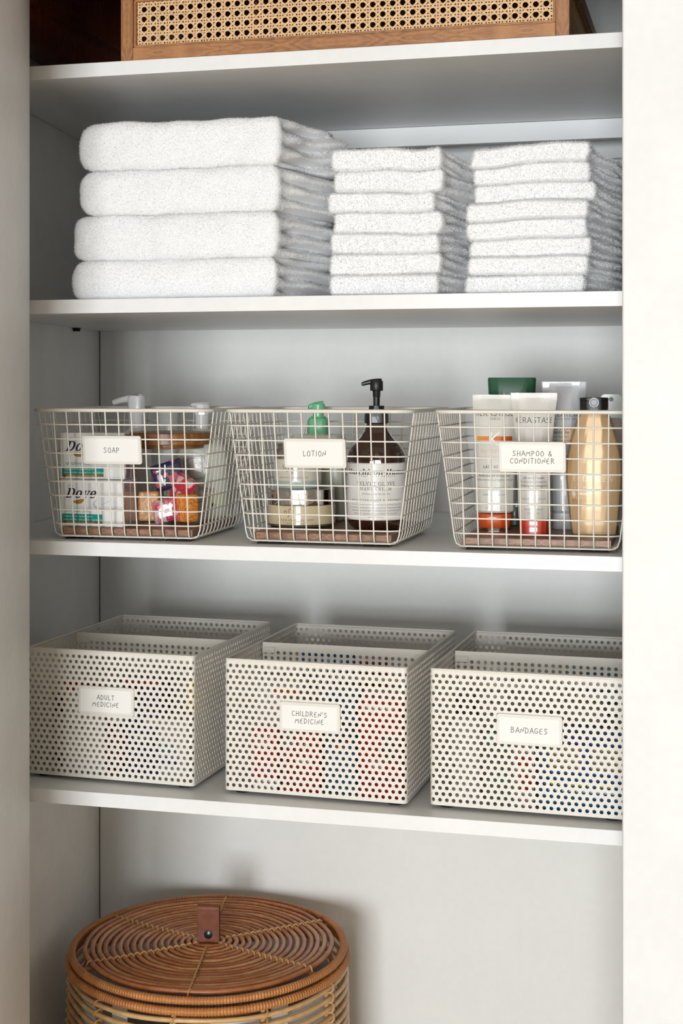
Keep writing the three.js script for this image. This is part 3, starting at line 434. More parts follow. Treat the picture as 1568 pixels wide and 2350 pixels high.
{ // glass jar with an acacia lid and soap bars inside
  const x = -0.7640, z = -0.117, j = thing('glass_jar', 'clear glass jar with a thick wooden lid holding soaps', 'jar', [x, BY, z]);
  mesh('glass', lathe([[0, 0.0008], [0.046, 0.0008], [0.0495, 0.002], [0.051, 0.006], [0.0515, 0.1110], [0.0510, 0.1130], [0.0500, 0.1138]], 72), clearGlass, j);
  mesh('glass_floor', lathe([[0, 0.0010], [0.0470, 0.0010], [0.0488, 0.0034], [0, 0.0036]], 48), clearGlass, j);
  const lid = mesh('lid', lathe([[0, 0.1142], [0.0590, 0.1142], [0.0605, 0.1155], [0.0605, 0.1300], [0.0592, 0.1315], [0, 0.1315]], 64), acacia, j, 'thick acacia lid'); boxUV(lid.geometry);
  mesh('plug', boxUV(lathe([[0, 0.1085], [0.0485, 0.1085], [0.0490, 0.1095], [0.0490, 0.1141], [0, 0.1141]], 48)), acacia, lid);
  const soap = (label, col, w, h, d, px, py, pz, ry, rz, streak) => { const t = thing('soap_bar', label, 'soap', [x + px, BY + 0.0042 + py, z + pz], ry, 'soaps inside the glass jar'); t.rotation.z = rz;
    const tex = dataTex(64, 64, (u, v) => { const k = 0.5 + 0.5 * Math.sin((u * 9 + 2.5 * noise(u * 4, v * 6, streak)) * 2.2); return col.map((q, i) => q[0] + (q[1] - q[0]) * k); }, 40, 40);
    mesh('bar', box(w, h, d, 0.004, 0, h / 2, 0), phy('#ffffff', 0.45, { map: tex }), t); };
  soap('beige and honey coloured soap bar standing in the glass jar', [[236, 196], [186, 132], [126, 72]], 0.030, 0.043, 0.024, -0.027, 0, 0.010, 0.3, 0, 1);
  soap('orange marbled soap bar standing in the glass jar', [[250, 226], [178, 120], [84, 40]], 0.030, 0.040, 0.022, 0.031, 0, 0.013, -0.5, 0, 7);
  const wrap = (label, cols, w, h, d, px, py, pz, ry, rz, seed) => { const t = thing('wrapped_soap', label, 'soap', [x + px, BY + 0.0042 + py, z + pz], ry, 'soaps inside the glass jar'); t.rotation.z = rz;
    const g = new THREE.BoxGeometry(w, h, d, 12, 12, 8); const p = g.attributes.position; for (let i = 0; i < p.count; i++) { const X = p.getX(i), Y = p.getY(i), Z = p.getZ(i), n = noise(X * 160 + seed, Y * 160, Z * 160); p.setXYZ(i, X * (1 - 0.10 * Math.abs(Y / h)) + n * 0.0014, Y + noise(Y * 120, Z * 120 + seed, X * 120) * 0.0014, Z * (1 - 0.5 * (2 * X / w) ** 6) * (1 - 0.4 * (2 * Y / h) ** 6) + n * 0.001); } g.computeVertexNormals();
    const tex = dataTex(96, 96, (u, v) => { const n = noise(u * 7 + seed, v * 7) + 0.5 * noise(u * 16, v * 16 + seed), k = n > 0.22 ? 2 : n > -0.22 ? 1 : 0; return cols[k]; }, 16, 16); boxUV(g);
    mesh('wrapper', crease(g, 0.5), phy('#ffffff', 0.2, { map: tex, clearcoat: 0.8 }), t); };
  wrap('soap bar in dark blue and pink wrapper in the glass jar', [[38, 34, 74], [44, 40, 88], [206, 88, 108]], 0.046, 0.040, 0.022, -0.006, 0.0640, -0.012, 0.35, 0.30, 5);
  wrap('soap bar in red and white striped wrapper in the glass jar', [[202, 44, 66], [216, 58, 82], [236, 188, 190]], 0.034, 0.050, 0.022, 0.018, 0.0400, -0.004, -0.4, -0.55, 13);
  wrap('soap bar in pink wrapper low in the glass jar', [[206, 70, 98], [232, 132, 148], [240, 214, 216]], 0.036, 0.032, 0.020, 0.003, 0.0165, 0.022, 0.2, 0.2, 23);
}
{ // pump bottles behind the jar
  const t = thing('lotion_pump_bottle', 'white bottle with a curved white pump behind the soap cartons', 'pump bottle', [-0.8530, BY, -0.2100]);
  mesh('bottle', loft([[0, 0.026, 0.018, 2.6], [0.004, 0.029, 0.0205, 2.8], [0.10, 0.029, 0.0205, 2.8], [0.120, 0.026, 0.019, 2.5], [0.130, 0.016, 0.015, 2], [0.1345, 0.0115, 0.0115, 2]], 40), phy(lin(0.74, 0.74, 0.75), 0.3, { clearcoat: 0.3 }), t);
  pump(t, whitePlastic, { collar: [[0, 0.133], [0.0112, 0.133], [0.0112, 0.158], [0.0105, 0.159], [0, 0.159]], stem: [[0, 0.158], [0.0075, 0.158], [0.0075, 0.170], [0, 0.170]], headY: 0.1775, headR: 0.0130, skirt: 0.0180, cap: 0.0085, spout: 0.0370, spR: 0.0056, arch: 0.0010, dip: 0.0075, turn: 0 });
}
{ const t = thing('rose_wash_bottle', 'translucent pale bottle printed with a rose swirl beside the glass jar', 'pump bottle', [-0.7490, BY, -0.2130], 0.28);
  const tex = canvasTex(1536, 768, (c, w, h) => { c.fillStyle = '#d9ddcf'; c.fillRect(0, 0, w, h); c.fillStyle = '#dde0b4'; c.fillRect(w * 0.52, h * 0.70, w * 0.14, h * 0.16); c.strokeStyle = '#7a5a74'; c.lineWidth = 3; const cx = w * 0.47, cy = h * 0.42; for (let k = 1; k < 11; k++) { c.beginPath(); for (let a = 0; a <= 6.4; a += 0.1) { const r = k * 10.5 * (1 + 0.07 * Math.sin(a * 3 + k * 1.3)); c[a ? 'lineTo' : 'moveTo'](cx + r * Math.cos(a) * 1.0, cy + r * Math.sin(a) * 1.1); } c.stroke(); }
    c.fillStyle = '#c99a86'; c.globalAlpha = 0.35; c.beginPath(); c.arc(cx, cy, 62, 0, 7); c.fill(); c.globalAlpha = 1; txt(c, 'Prairie Rose', cx, h * 0.665, '58px sans-serif', '#55504e'); txt(c, 'organic purity', cx, h * 0.745, '38px sans-serif', '#6b6664'); c.fillStyle = '#8d8878'; c.fillRect(cx - 60, h * 0.80, 120, 10); c.fillStyle = '#26242a'; c.beginPath(); c.arc(w * 0.565, h * 0.84, 18, 0, 7); c.fill(); });
  mesh('bottle', loft([[0, 0.035, 0.020, 2.4], [0.004, 0.0385, 0.0225, 2.5], [0.085, 0.0385, 0.0225, 2.5], [0.106, 0.034, 0.021, 2.3], [0.119, 0.026, 0.019, 2.1], [0.129, 0.018, 0.0165, 2], [0.1335, 0.0112, 0.0112, 2]], 48), phy('#ffffff', 0.35, { map: tex, clearcoat: 0.3 }), t);
  pump(t, whitePlastic, { collar: [[0, 0.132], [0.0098, 0.132], [0.0098, 0.154], [0.0112, 0.1545], [0.0112, 0.160], [0, 0.160]], stem: [[0, 0.159], [0.0075, 0.159], [0.0075, 0.166], [0, 0.166]], headY: 0.1685, headR: 0.0115, skirt: 0.0050, cap: 0.0030, spout: 0.0200, spR: 0.0040, arch: 0.0008, dip: 0.0006, turn: 0.65 }); }
{ const t = thing('frosted_bottle', 'clear capped small bottle standing behind the glass jar', 'bottle', [-0.8045, BY, -0.2160]);
  mesh('bottle', lathe([[0, 0], [0.015, 0], [0.0165, 0.002], [0.0165, 0.122], [0.0135, 0.130], [0, 0.131]], 32), phy(lin(0.70, 0.71, 0.68), 0.4), t);
  mesh('cap', lathe([[0.0142, 0.1305], [0.0142, 0.158], [0.0132, 0.1595], [0, 0.1595]], 32), phy(lin(0.86, 0.88, 0.85), 0.25, { transmission: 0.6, thickness: 0 }), t, 'clear plastic cap'); }
{ // cream jars with mirror lids
  const osea = (c, x, y, s) => { const f = s + 'px sans-serif'; txt(c, 'O', x, y, f); txt(c, 'E', x + s * 1.52, y, f); txt(c, 'A', x + s * 2.35, y, f); c.strokeStyle = '#33322f'; c.lineWidth = s * 0.09; c.beginPath(); c.moveTo(x + s * 1.12, y - s * 0.72); c.bezierCurveTo(x + s * 0.7, y - s * 0.95, x + s * 0.72, y - s * 0.2, x + s * 0.78, y); c.bezierCurveTo(x + s * 0.84, y + s * 0.7, x + s * 0.6, y + s * 0.9, x + s * 0.4, y + s * 0.8); c.stroke(); };
  const jar = (jx, label, y, R, hG, hL, cream, glassCol, print, cut) => {
    const t = thing('cream_jar', label, 'jar', [jx, y, -0.1280], 0.20, 'cream jars in the LOTION basket');
    mesh('glass', lathe([[0, 0], [R * 0.9, 0], [R * 0.985, 0.003], [R, 0.009], [R, hG - 0.002], [R * 0.98, hG], [0, hG]], 56), phy(glassCol, 0.12, { clearcoat: 1 }), t);
    mesh('printed_band', new THREE.CylinderGeometry(R + 0.0003, R + 0.0003, hG - cut, 56, 1, true, -1.45, 2.9).translate(0, cut + (hG - cut) / 2 - 0.0008, 0), phy('#ffffff', 0.25, { map: canvasTex(1200, Math.round(1200 * (hG - cut) / (R * 2.9)), print), clearcoat: 1 }), t, cream);
    mesh('lid', lathe([[0, hG], [R * 0.97, hG], [R * 0.975, hG + 0.0008], [R * 0.975, hG + hL - 0.001], [R * 0.955, hG + hL], [0, hG + hL]], 64), chrome, t, 'mirror finish silver lid');
    return hG + hL;
  };
  const top = jar(-0.5705, 'large glass jar of body butter with a mirror lid', BY, 0.0478, 0.0325, 0.0215, 'beige cream behind printed glass', lin(0.10, 0.095, 0.06), (c, w, h) => { c.fillStyle = '#d9c6a2'; c.fillRect(0, 0, w, h); osea(c, w * 0.36, h * 0.36, h * 0.28); txt(c, 'undaria algae body butter', w * 0.46, h * 0.73, h * 0.15 + 'px sans-serif', '#5d5444', 'center', 3); txt(c, 'net wt. 6.7 oz / 190 g', w * 0.46, h * 0.92, h * 0.10 + 'px sans-serif', '#6d6350'); }, 0.0065);
  jar(-0.5760, 'smaller glass jar of cream stacked on the large jar', BY + top + 0.0002, 0.0335, 0.0415, 0.0215, 'pale cream behind printed glass', lin(0.42, 0.50, 0.45), (c, w, h) => { c.fillStyle = '#d6d0c2'; c.fillRect(0, 0, w, h); osea(c, w * 0.33, h * 0.34, h * 0.26); txt(c, 'advanced protection cream', w * 0.46, h * 0.84, h * 0.11 + 'px sans-serif', '#5d5a52', 'center', 2); c.fillStyle = '#8d897e'; c.fillRect(w * 0.43, h * 0.60, w * 0.06, h * 0.05); }, 0.0120);
}
{ const t = thing('green_pump_bottle', 'square pale bottle with a mint green pump behind the cream jars', 'pump bottle', [-0.5720, BY, -0.2240], 0.05), mint = phy(lin(0.20, 0.60, 0.33), 0.35, { clearcoat: 0.2 });
  mesh('bottle', loft([[0, 0.037, 0.017, 5], [0.003, 0.0395, 0.0185, 6], [0.121, 0.0395, 0.0185, 6], [0.1255, 0.037, 0.018, 5], [0.1265, 0.016, 0.0155, 2], [0.129, 0.015, 0.015, 2]], 56), phy(lin(0.60, 0.60, 0.50), 0.3), t);
  pump(t, mint, { collar: [[0, 0.1275], [0.0158, 0.1275], [0.0165, 0.129], [0.0160, 0.1465], [0.0140, 0.1500], [0.0112, 0.1515], [0.0112, 0.153], [0, 0.153]], stem: [[0, 0.152], [0.0080, 0.152], [0.0080, 0.164], [0, 0.164]], headY: 0.1690, headR: 0.0100, skirt: 0.0080, cap: 0.0040, spout: 0.0140, spR: 0.0046, arch: 0.0006, dip: 0.0040, turn: 0.25 }); }
{ const t = thing('skincare_carton', 'white carton with a blue and green edge beside the amber bottle', 'carton', [-0.4790, BY, -0.2060], 0.95), w = 0.050, h = 0.104, d = 0.040;
  const tex = canvasTex(256, 512, (c, W, H) => { c.fillStyle = '#e9ebe8'; c.fillRect(0, 0, W, H); c.fillStyle = '#9ab83c'; c.fillRect(0, H * 0.0, 26, H); c.fillStyle = '#2b7fb4'; c.fillRect(0, H * 0.25, 30, H * 0.42); c.fillStyle = '#b7d19a'; c.fillRect(W * 0.7, 0, W * 0.3, H * 0.3); });
  mesh('carton_body', box(w, h, d, 0.0006, 0, h / 2, 0), phy(lin(0.78, 0.78, 0.78), 0.35), t); mesh('printed_panel', new THREE.PlaneGeometry(d - 0.001, h - 0.001).rotateY(Math.PI / 2).translate(w / 2 + 0.0002, h / 2, 0), phy('#ffffff', 0.35, { map: tex }), t); }
{ // amber bottle with the black pump
  const t = thing('amber_pump_bottle', 'amber brown bottle with a white paper label and black pump', 'pump bottle', [-0.4590, BY, -0.1150], 0.20);
  const R = 0.0405, amber = phy(lin(0.036, 0.010, 0.004), 0.06, { clearcoat: 1, clearcoatRoughness: 0.03 });
  mesh('bottle', lathe([[0, 0], [0.026, 0], [0.0315, 0.0012], [0.0375, 0.006], [0.0400, 0.0125], [R, 0.019], [R, 0.094], [0.0402, 0.101], [0.0385, 0.1075], [0.034, 0.115], [0.0275, 0.122], [0.0215, 0.129], [0.0175, 0.1365], [0.0150, 0.1445], [0.0145, 0.1465], [0, 0.1465]], 72), amber, t);
  const tex = canvasTex(1500, 920, (c, w, h) => { c.fillStyle = '#f0efec'; c.fillRect(0, 0, w, h); const cx = w * 0.5; c.strokeStyle = '#55524e'; c.lineWidth = 3; c.beginPath(); c.moveTo(0, 10); c.lineTo(w, 10); c.moveTo(0, h - 10); c.lineTo(w, h - 10); c.stroke();
    txt(c, 'Murchison-Hume.', cx, h * 0.155, 'italic bold 122px serif', '#2a2928'); txt(c, 'SYDNEY • LOS ANGELES', cx, h * 0.228, 'bold 28px sans-serif', '#4a4947', 'center', 16); txt(c, 'VELVET GLOVE', cx, h * 0.36, '82px serif', '#3a3937', 'center', 3); txt(c, 'HAND CREAM', cx, h * 0.45, '72px serif', '#3a3937', 'center', 3); txt(c, 'Crème pour les mains', cx, h * 0.535, 'italic 44px serif', '#77746f'); txt(c, 'AUSTRALIAN WHITE GRAPEFRUIT', cx, h * 0.645, 'bold 34px sans-serif', '#3a3937', 'center', 13);
    ['Enriched lotion with Australian botanicals for working hands. This', 'soft hand cream will lock in vital moisture and help protect against', 'dryness with an ultra light Shea butter and an invisible layer of', 'protection. Like wearing gloves all the time. But better.'].forEach((s, i) => txt(c, s, cx, h * (0.725 + i * 0.052), '31px sans-serif', '#4a4947')); txt(c, '500ML | 17FL.OZ', cx, h * 0.945, '32px sans-serif', '#4a4947'); });
  mesh('paper_label', new THREE.CylinderGeometry(R + 0.0003, R + 0.0003, 0.0775, 72, 1, true, -1.62, 3.24).translate(0, 0.0147 + 0.0390, 0), phy('#ffffff', 0.4, { map: tex, clearcoat: 0.4, clearcoatRoughness: 0.3 }), t, 'white paper label with black lettering');
  pump(t, blackPlastic, { collar: [[0, 0.1455], [0.0158, 0.1455], [0.0170, 0.1468], [0.0163, 0.1635], [0.0108, 0.1640], [0.0106, 0.1700], [0, 0.1700]], stem: [[0, 0.169], [0.0044, 0.169], [0.0046, 0.182], [0.0056, 0.1825], [0.0050, 0.184], [0.0056, 0.1855], [0.0050, 0.187], [0.0056, 0.1885], [0.0052, 0.1905], [0, 0.1905]], headY: 0.2025, headR: 0.0090, skirt: 0.0120, cap: 0.0035, spout: 0.0200, spR: 0.0036, arch: 0.0012, dip: 0.0044, turn: -0.05 });
}
// ---- shampoo and conditioner
function crimped(parent, name, w0, w1, d0, yB, yT, mat, crimp) {   // squeeze tube standing on its cap, flat sealed top
  const sec = []; for (let i = 0; i <= 14; i++) { const t = i / 14, y = yB + (yT - crimp - yB) * t, k = Math.pow(t, 1.6); sec.push([y, w0 + (w1 - w0) * (0.35 * t + 0.65 * t ** 3), Math.max(0.0012, d0 * (1 - k) + 0.0012 * k), 2]); }
  sec.unshift([yB - 0.0028, w0 * 0.86, d0 * 0.86, 2], [yB - 0.0012, w0 * 0.96, d0 * 0.96, 2]);
  sec.push([yT - crimp + 0.0002, w1, 0.0010, 4], [yT, w1 * 1.005, 0.0009, 4]); return mesh(name, loft(sec, 48, true, true, 0.5), mat, parent);
}
function crimpRibs(parent, w, yT, h, mat) { const l = []; for (let k = 0; k < 34; k++) l.push(box(0.0008, h - 0.001, 0.0024, 0, -w + (k + 0.5) * 2 * w / 34, yT - h / 2, 0)); mesh('crimped_seal', merge(l), mat, parent); }
{ const t = thing('conditioner_tube', 'ivory squeeze tube with a tapered bright orange cap', 'tube', [-0.3000, BY, -0.1500], 0.10);
  const tex = canvasTex(1600, 1400, (c, w, h) => { c.fillStyle = '#e4e2d8'; c.fillRect(0, 0, w, h); const cx = w * 0.5; txt(c, 'KERASTASE', cx, h * 0.155, '96px sans-serif', '#3d3d3b', 'center', 4); txt(c, 'PARIS', cx, h * 0.205, '40px sans-serif', '#55544f', 'center', 8); const g = c.createLinearGradient(cx - 260, 0, cx + 260, 0); g.addColorStop(0, '#f2b35c'); g.addColorStop(0.45, '#ea7a2c'); g.addColorStop(1, '#c9501c'); c.fillStyle = g; c.fillRect(cx - 250, h * 0.352, 500, 52); c.strokeStyle = '#ffffff'; c.lineWidth = 20; c.beginPath(); c.moveTo(cx - 40, h * 0.315); c.lineTo(cx - 40, h * 0.43); c.moveTo(cx + 60, h * 0.315); c.lineTo(cx - 30, h * 0.375); c.lineTo(cx + 50, h * 0.43); c.stroke(); txt(c, 'NUTRITIVE', cx, h * 0.478, '54px sans-serif', '#eaa884', 'center', 10);
    txt(c, 'LAIT VITAL', cx, h * 0.61, 'bold 46px sans-serif', '#55534e', 'center', 5); txt(c, 'IRISOME', cx, h * 0.645, '32px sans-serif', '#77746c', 'center', 4); ['Fluide nutritif d’exception', 'Cheveux normaux à légèrement secs', '', 'For normal to slightly dry hair'].forEach((s, i) => txt(c, s, cx, h * (0.685 + i * 0.034), (i ? '' : 'bold ') + '34px sans-serif', '#5d5b55')); txt(c, 'À RINCER - RINSE-OUT', cx, h * 0.845, '28px sans-serif', '#77746c'); txt(c, '200 ml 6.8 fl.oz.', cx, h * 0.955, '28px sans-serif', '#77746c'); });
  crimped(t, 'tube_body', 0.0283, 0.0305, 0.0235, 0.0265, 0.1850, phy('#ffffff', 0.32, { map: tex, clearcoat: 0.3 }), 0.0062); crimpRibs(t, 0.0305, 0.1850, 0.0062, phy(lin(0.76, 0.75, 0.70), 0.35));
  const o = phy(lin(0.74, 0.10, 0.012), 0.3, { clearcoat: 0.5 }); mesh('cap', lathe([[0, 0.0032], [0.0218, 0.0032], [0.0255, 0.0185], [0.0240, 0.0225], [0, 0.0228]], 48), o, t, 'bright orange cap'); mesh('cap_ring', lathe([[0, 0], [0.0212, 0], [0.0216, 0.0030], [0, 0.0030]], 48), chrome, t, 'silver ring under the cap'); }
{ const t = thing('conditioner_tube', 'ivory squeeze tube with a straight red cap', 'tube', [-0.2395, BY, -0.0960], 0.09);
  const tex = canvasTex(1400, 1500, (c, w, h) => { c.fillStyle = '#e5e1da'; c.fillRect(0, 0, w, h); const cx = w * 0.5; txt(c, 'KÉRASTASE', cx, h * 0.215, '92px sans-serif', '#4b4a47', 'center', 3); txt(c, 'NUTRITIVE', cx, h * 0.42, '48px sans-serif', '#e0a184', 'center', 8); txt(c, 'SÉCHAGE THERMO-RÉGAL', cx, h * 0.62, '34px sans-serif', '#77736b', 'center', 2); ['Lait nutritif lissant', 'Brushing des cheveux secs', 'Polishing nourishing milk', 'Blow-dry care for dry hair'].forEach((s, i) => txt(c, s, cx, h * (0.665 + i * 0.031), (i % 2 ? '' : 'bold ') + '34px sans-serif', '#6a675f')); txt(c, 'SANS RINÇAGE / LEAVE-IN', cx, h * 0.83, '28px sans-serif', '#77736b', 'center', 2); txt(c, 'RECHERCHE AVANCÉE', cx, h * 0.91, '28px sans-serif', '#77736b'); txt(c, '150 ml 5.1 fl.oz.', cx, h * 0.94, '28px sans-serif', '#77736b'); });
  crimped(t, 'tube_body', 0.0207, 0.0310, 0.0205, 0.0218, 0.1880, phy('#ffffff', 0.32, { map: tex, clearcoat: 0.3 }), 0.0068); crimpRibs(t, 0.0310, 0.1880, 0.0068, phy(lin(0.76, 0.74, 0.71), 0.35));
  mesh('cap', lathe([[0, 0], [0.0188, 0], [0.0198, 0.001], [0.0200, 0.0185], [0.0195, 0.0190], [0, 0.0190]], 48), phy(lin(0.62, 0.045, 0.018), 0.3, { clearcoat: 0.5 }), t, 'straight red cap'); }
{ const t = thing('treatment_tube', 'tall silver grey squeeze tube behind the gold bottle', 'tube', [-0.2085, BY, -0.1850], 0.09);
  const tex = canvasTex(1300, 1700, (c, w, h) => { c.fillStyle = '#b4b6b8'; c.fillRect(0, 0, w, h); const cx = w * 0.5; txt(c, 'REDKEN', cx - 10, h * 0.245, '100px sans-serif', '#2f3033', 'center', 4); txt(c, '5TH AVENUE NYC', cx, h * 0.285, 'bold 30px sans-serif', '#55565a', 'center', 5); c.fillStyle = '#f0c9a0'; c.fillRect(cx - 40, h * 0.345, 230, h * 0.12); c.fillStyle = '#4a55a8'; c.fillRect(cx + 190, h * 0.34, 40, h * 0.14); ['bonder liquid', 'concentrate', 'leave-in treatment', 'traitement sans rinçage'].forEach((s, i) => txt(c, s, cx - 250, h * (0.355 + i * 0.032), (i < 2 ? 'bold 54px' : '38px') + ' sans-serif', '#2f3033', 'left')); c.fillStyle = '#5a5b60'; c.fillRect(cx - 260, h * 0.56, 520, 44); });
  crimped(t, 'tube_body', 0.0178, 0.0315, 0.0175, 0.0255, 0.2030, phy('#ffffff', 0.3, { map: tex, clearcoat: 0.5 }), 0.0066); mesh('cap', lathe([[0, 0], [0.0170, 0], [0.0176, 0.001], [0.0176, 0.0220], [0.0166, 0.0228], [0, 0.0228]], 44), phy(lin(0.52, 0.53, 0.55), 0.3), t, 'silver grey cap'); }
{ const t = thing('shampoo_bottle', 'gold shampoo bottle with a black flip cap', 'bottle', [-0.1612, BY, -0.1080], 0.08);
  const tex = canvasTex(1600, 1200, (c, w, h) => { c.fillStyle = '#ffffff'; c.fillRect(0, 0, w, h); c.fillStyle = '#dbb88a'; c.fillRect(0, 0, w, h); const cx = w * 0.5; txt(c, 'REDKEN', cx - 20, h * 0.545, '82px sans-serif', '#f4e6d0', 'center', 14); txt(c, 'SHAMPOO', cx - 60, h * 0.615, '30px sans-serif', '#f0dfc4', 'center', 30); c.fillStyle = '#f4ead8'; c.beginPath(); for (let k = 0; k < 6; k++) c.lineTo(cx - 190 + 30 * Math.cos(k * Math.PI / 3), h * 0.67 + 30 * Math.sin(k * Math.PI / 3)); c.fill(); txt(c, 'Honey +', cx - 140, h * 0.665, 'bold 34px sans-serif', '#f4ead8', 'left'); c.fillStyle = '#a5713a'; for (let j = 0; j < 12; j++) for (let i = 0; i < 14; i++) { const r = 7 * (1 - j / 14) * (1 - i / 16); if (r > 1) { c.beginPath(); c.arc(cx - 225 + i * 18 + (j % 2) * 9, h * 0.715 + j * 14, r, 0, 7); c.fill(); } } });
  const sec = [[0, 0.0265, 0.0170, 3.2], [0.002, 0.0288, 0.0190, 3.2], [0.0155, 0.0312, 0.0205, 3], [0.0340, 0.0332, 0.0215, 2.8], [0.0560, 0.0352, 0.0222, 2.7], [0.0760, 0.0366, 0.0225, 2.6], [0.0940, 0.0366, 0.0222, 2.5], [0.1100, 0.0343, 0.0212, 2.4], [0.1260, 0.0306, 0.0200, 2.3], [0.1420, 0.0262, 0.0188, 2.2], [0.1540, 0.0222, 0.0178, 2.1], [0.1630, 0.0188, 0.0170, 2], [0.1655, 0.0172, 0.0165, 2]];
  mesh('bottle', loft(sec, 56), phy('#ffffff', 0.38, { map: tex, metalness: 0.18, clearcoat: 0.25, clearcoatRoughness: 0.3 }), t);
  mesh('cap', merge([lathe([[0, 0.1656], [0.0186, 0.1656], [0.0188, 0.1770], [0.0183, 0.1773], [0.0189, 0.1778], [0.0189, 0.1808], [0.0180, 0.1818], [0, 0.1818]], 48), at(lathe([[0, 0], [0.0068, 0], [0.0070, 0.0006], [0.0066, 0.0012], [0.0045, 0.0012], [0.0040, 0.0004], [0, 0.0004]], 28), 0, 0.1752, 0.0185, 0, Math.PI / 2)]), blackPlastic, t, 'black flip cap'); }
{ const t = thing('green_tube', 'dark green flat topped tube behind the ivory tubes', 'tube', [-0.2865, BY, -0.2260], 0.10), m = phy(lin(0.022, 0.105, 0.050), 0.35, { clearcoat: 0.2 });
  mesh('tube_body', loft([[0.026, 0.022, 0.018, 2], [0.10, 0.027, 0.017, 2.2], [0.176, 0.0325, 0.0150, 2.6], [0.186, 0.0333, 0.0145, 3], [0.2065, 0.0343, 0.0135, 4], [0.2092, 0.0335, 0.0125, 4]], 48), m, t); mesh('cap', lathe([[0, 0], [0.020, 0], [0.021, 0.001], [0.021, 0.0255], [0, 0.0255]], 40), m, t); }
{ const t = thing('blister_pack', 'clear plastic hanging pack with a pale insert behind the gold bottle', 'pack', [-0.1480, BY, -0.2400], 0.10);
  const s = roundRect(0.030, 0.185, 0.008), h = new THREE.Path(); h.absarc(0, 0.0855, 0.0032, 0, Math.PI * 2); s.holes.push(h);
  mesh('clear_card', new THREE.ExtrudeGeometry(s, { depth: 0.0010, bevelEnabled: false }).translate(0, 0.0930, 0), phy(lin(0.86, 0.88, 0.84), 0.15, { transmission: 0.75, thickness: 0 }), t);
  mesh('insert', loft([[0.004, 0.016, 0.007, 3], [0.05, 0.020, 0.008, 3], [0.10, 0.018, 0.008, 3], [0.152, 0.010, 0.005, 2.4]], 32).translate(0.003, 0, 0.0090), phy(lin(0.62, 0.50, 0.45), 0.35), t, 'pale pink insert'); }

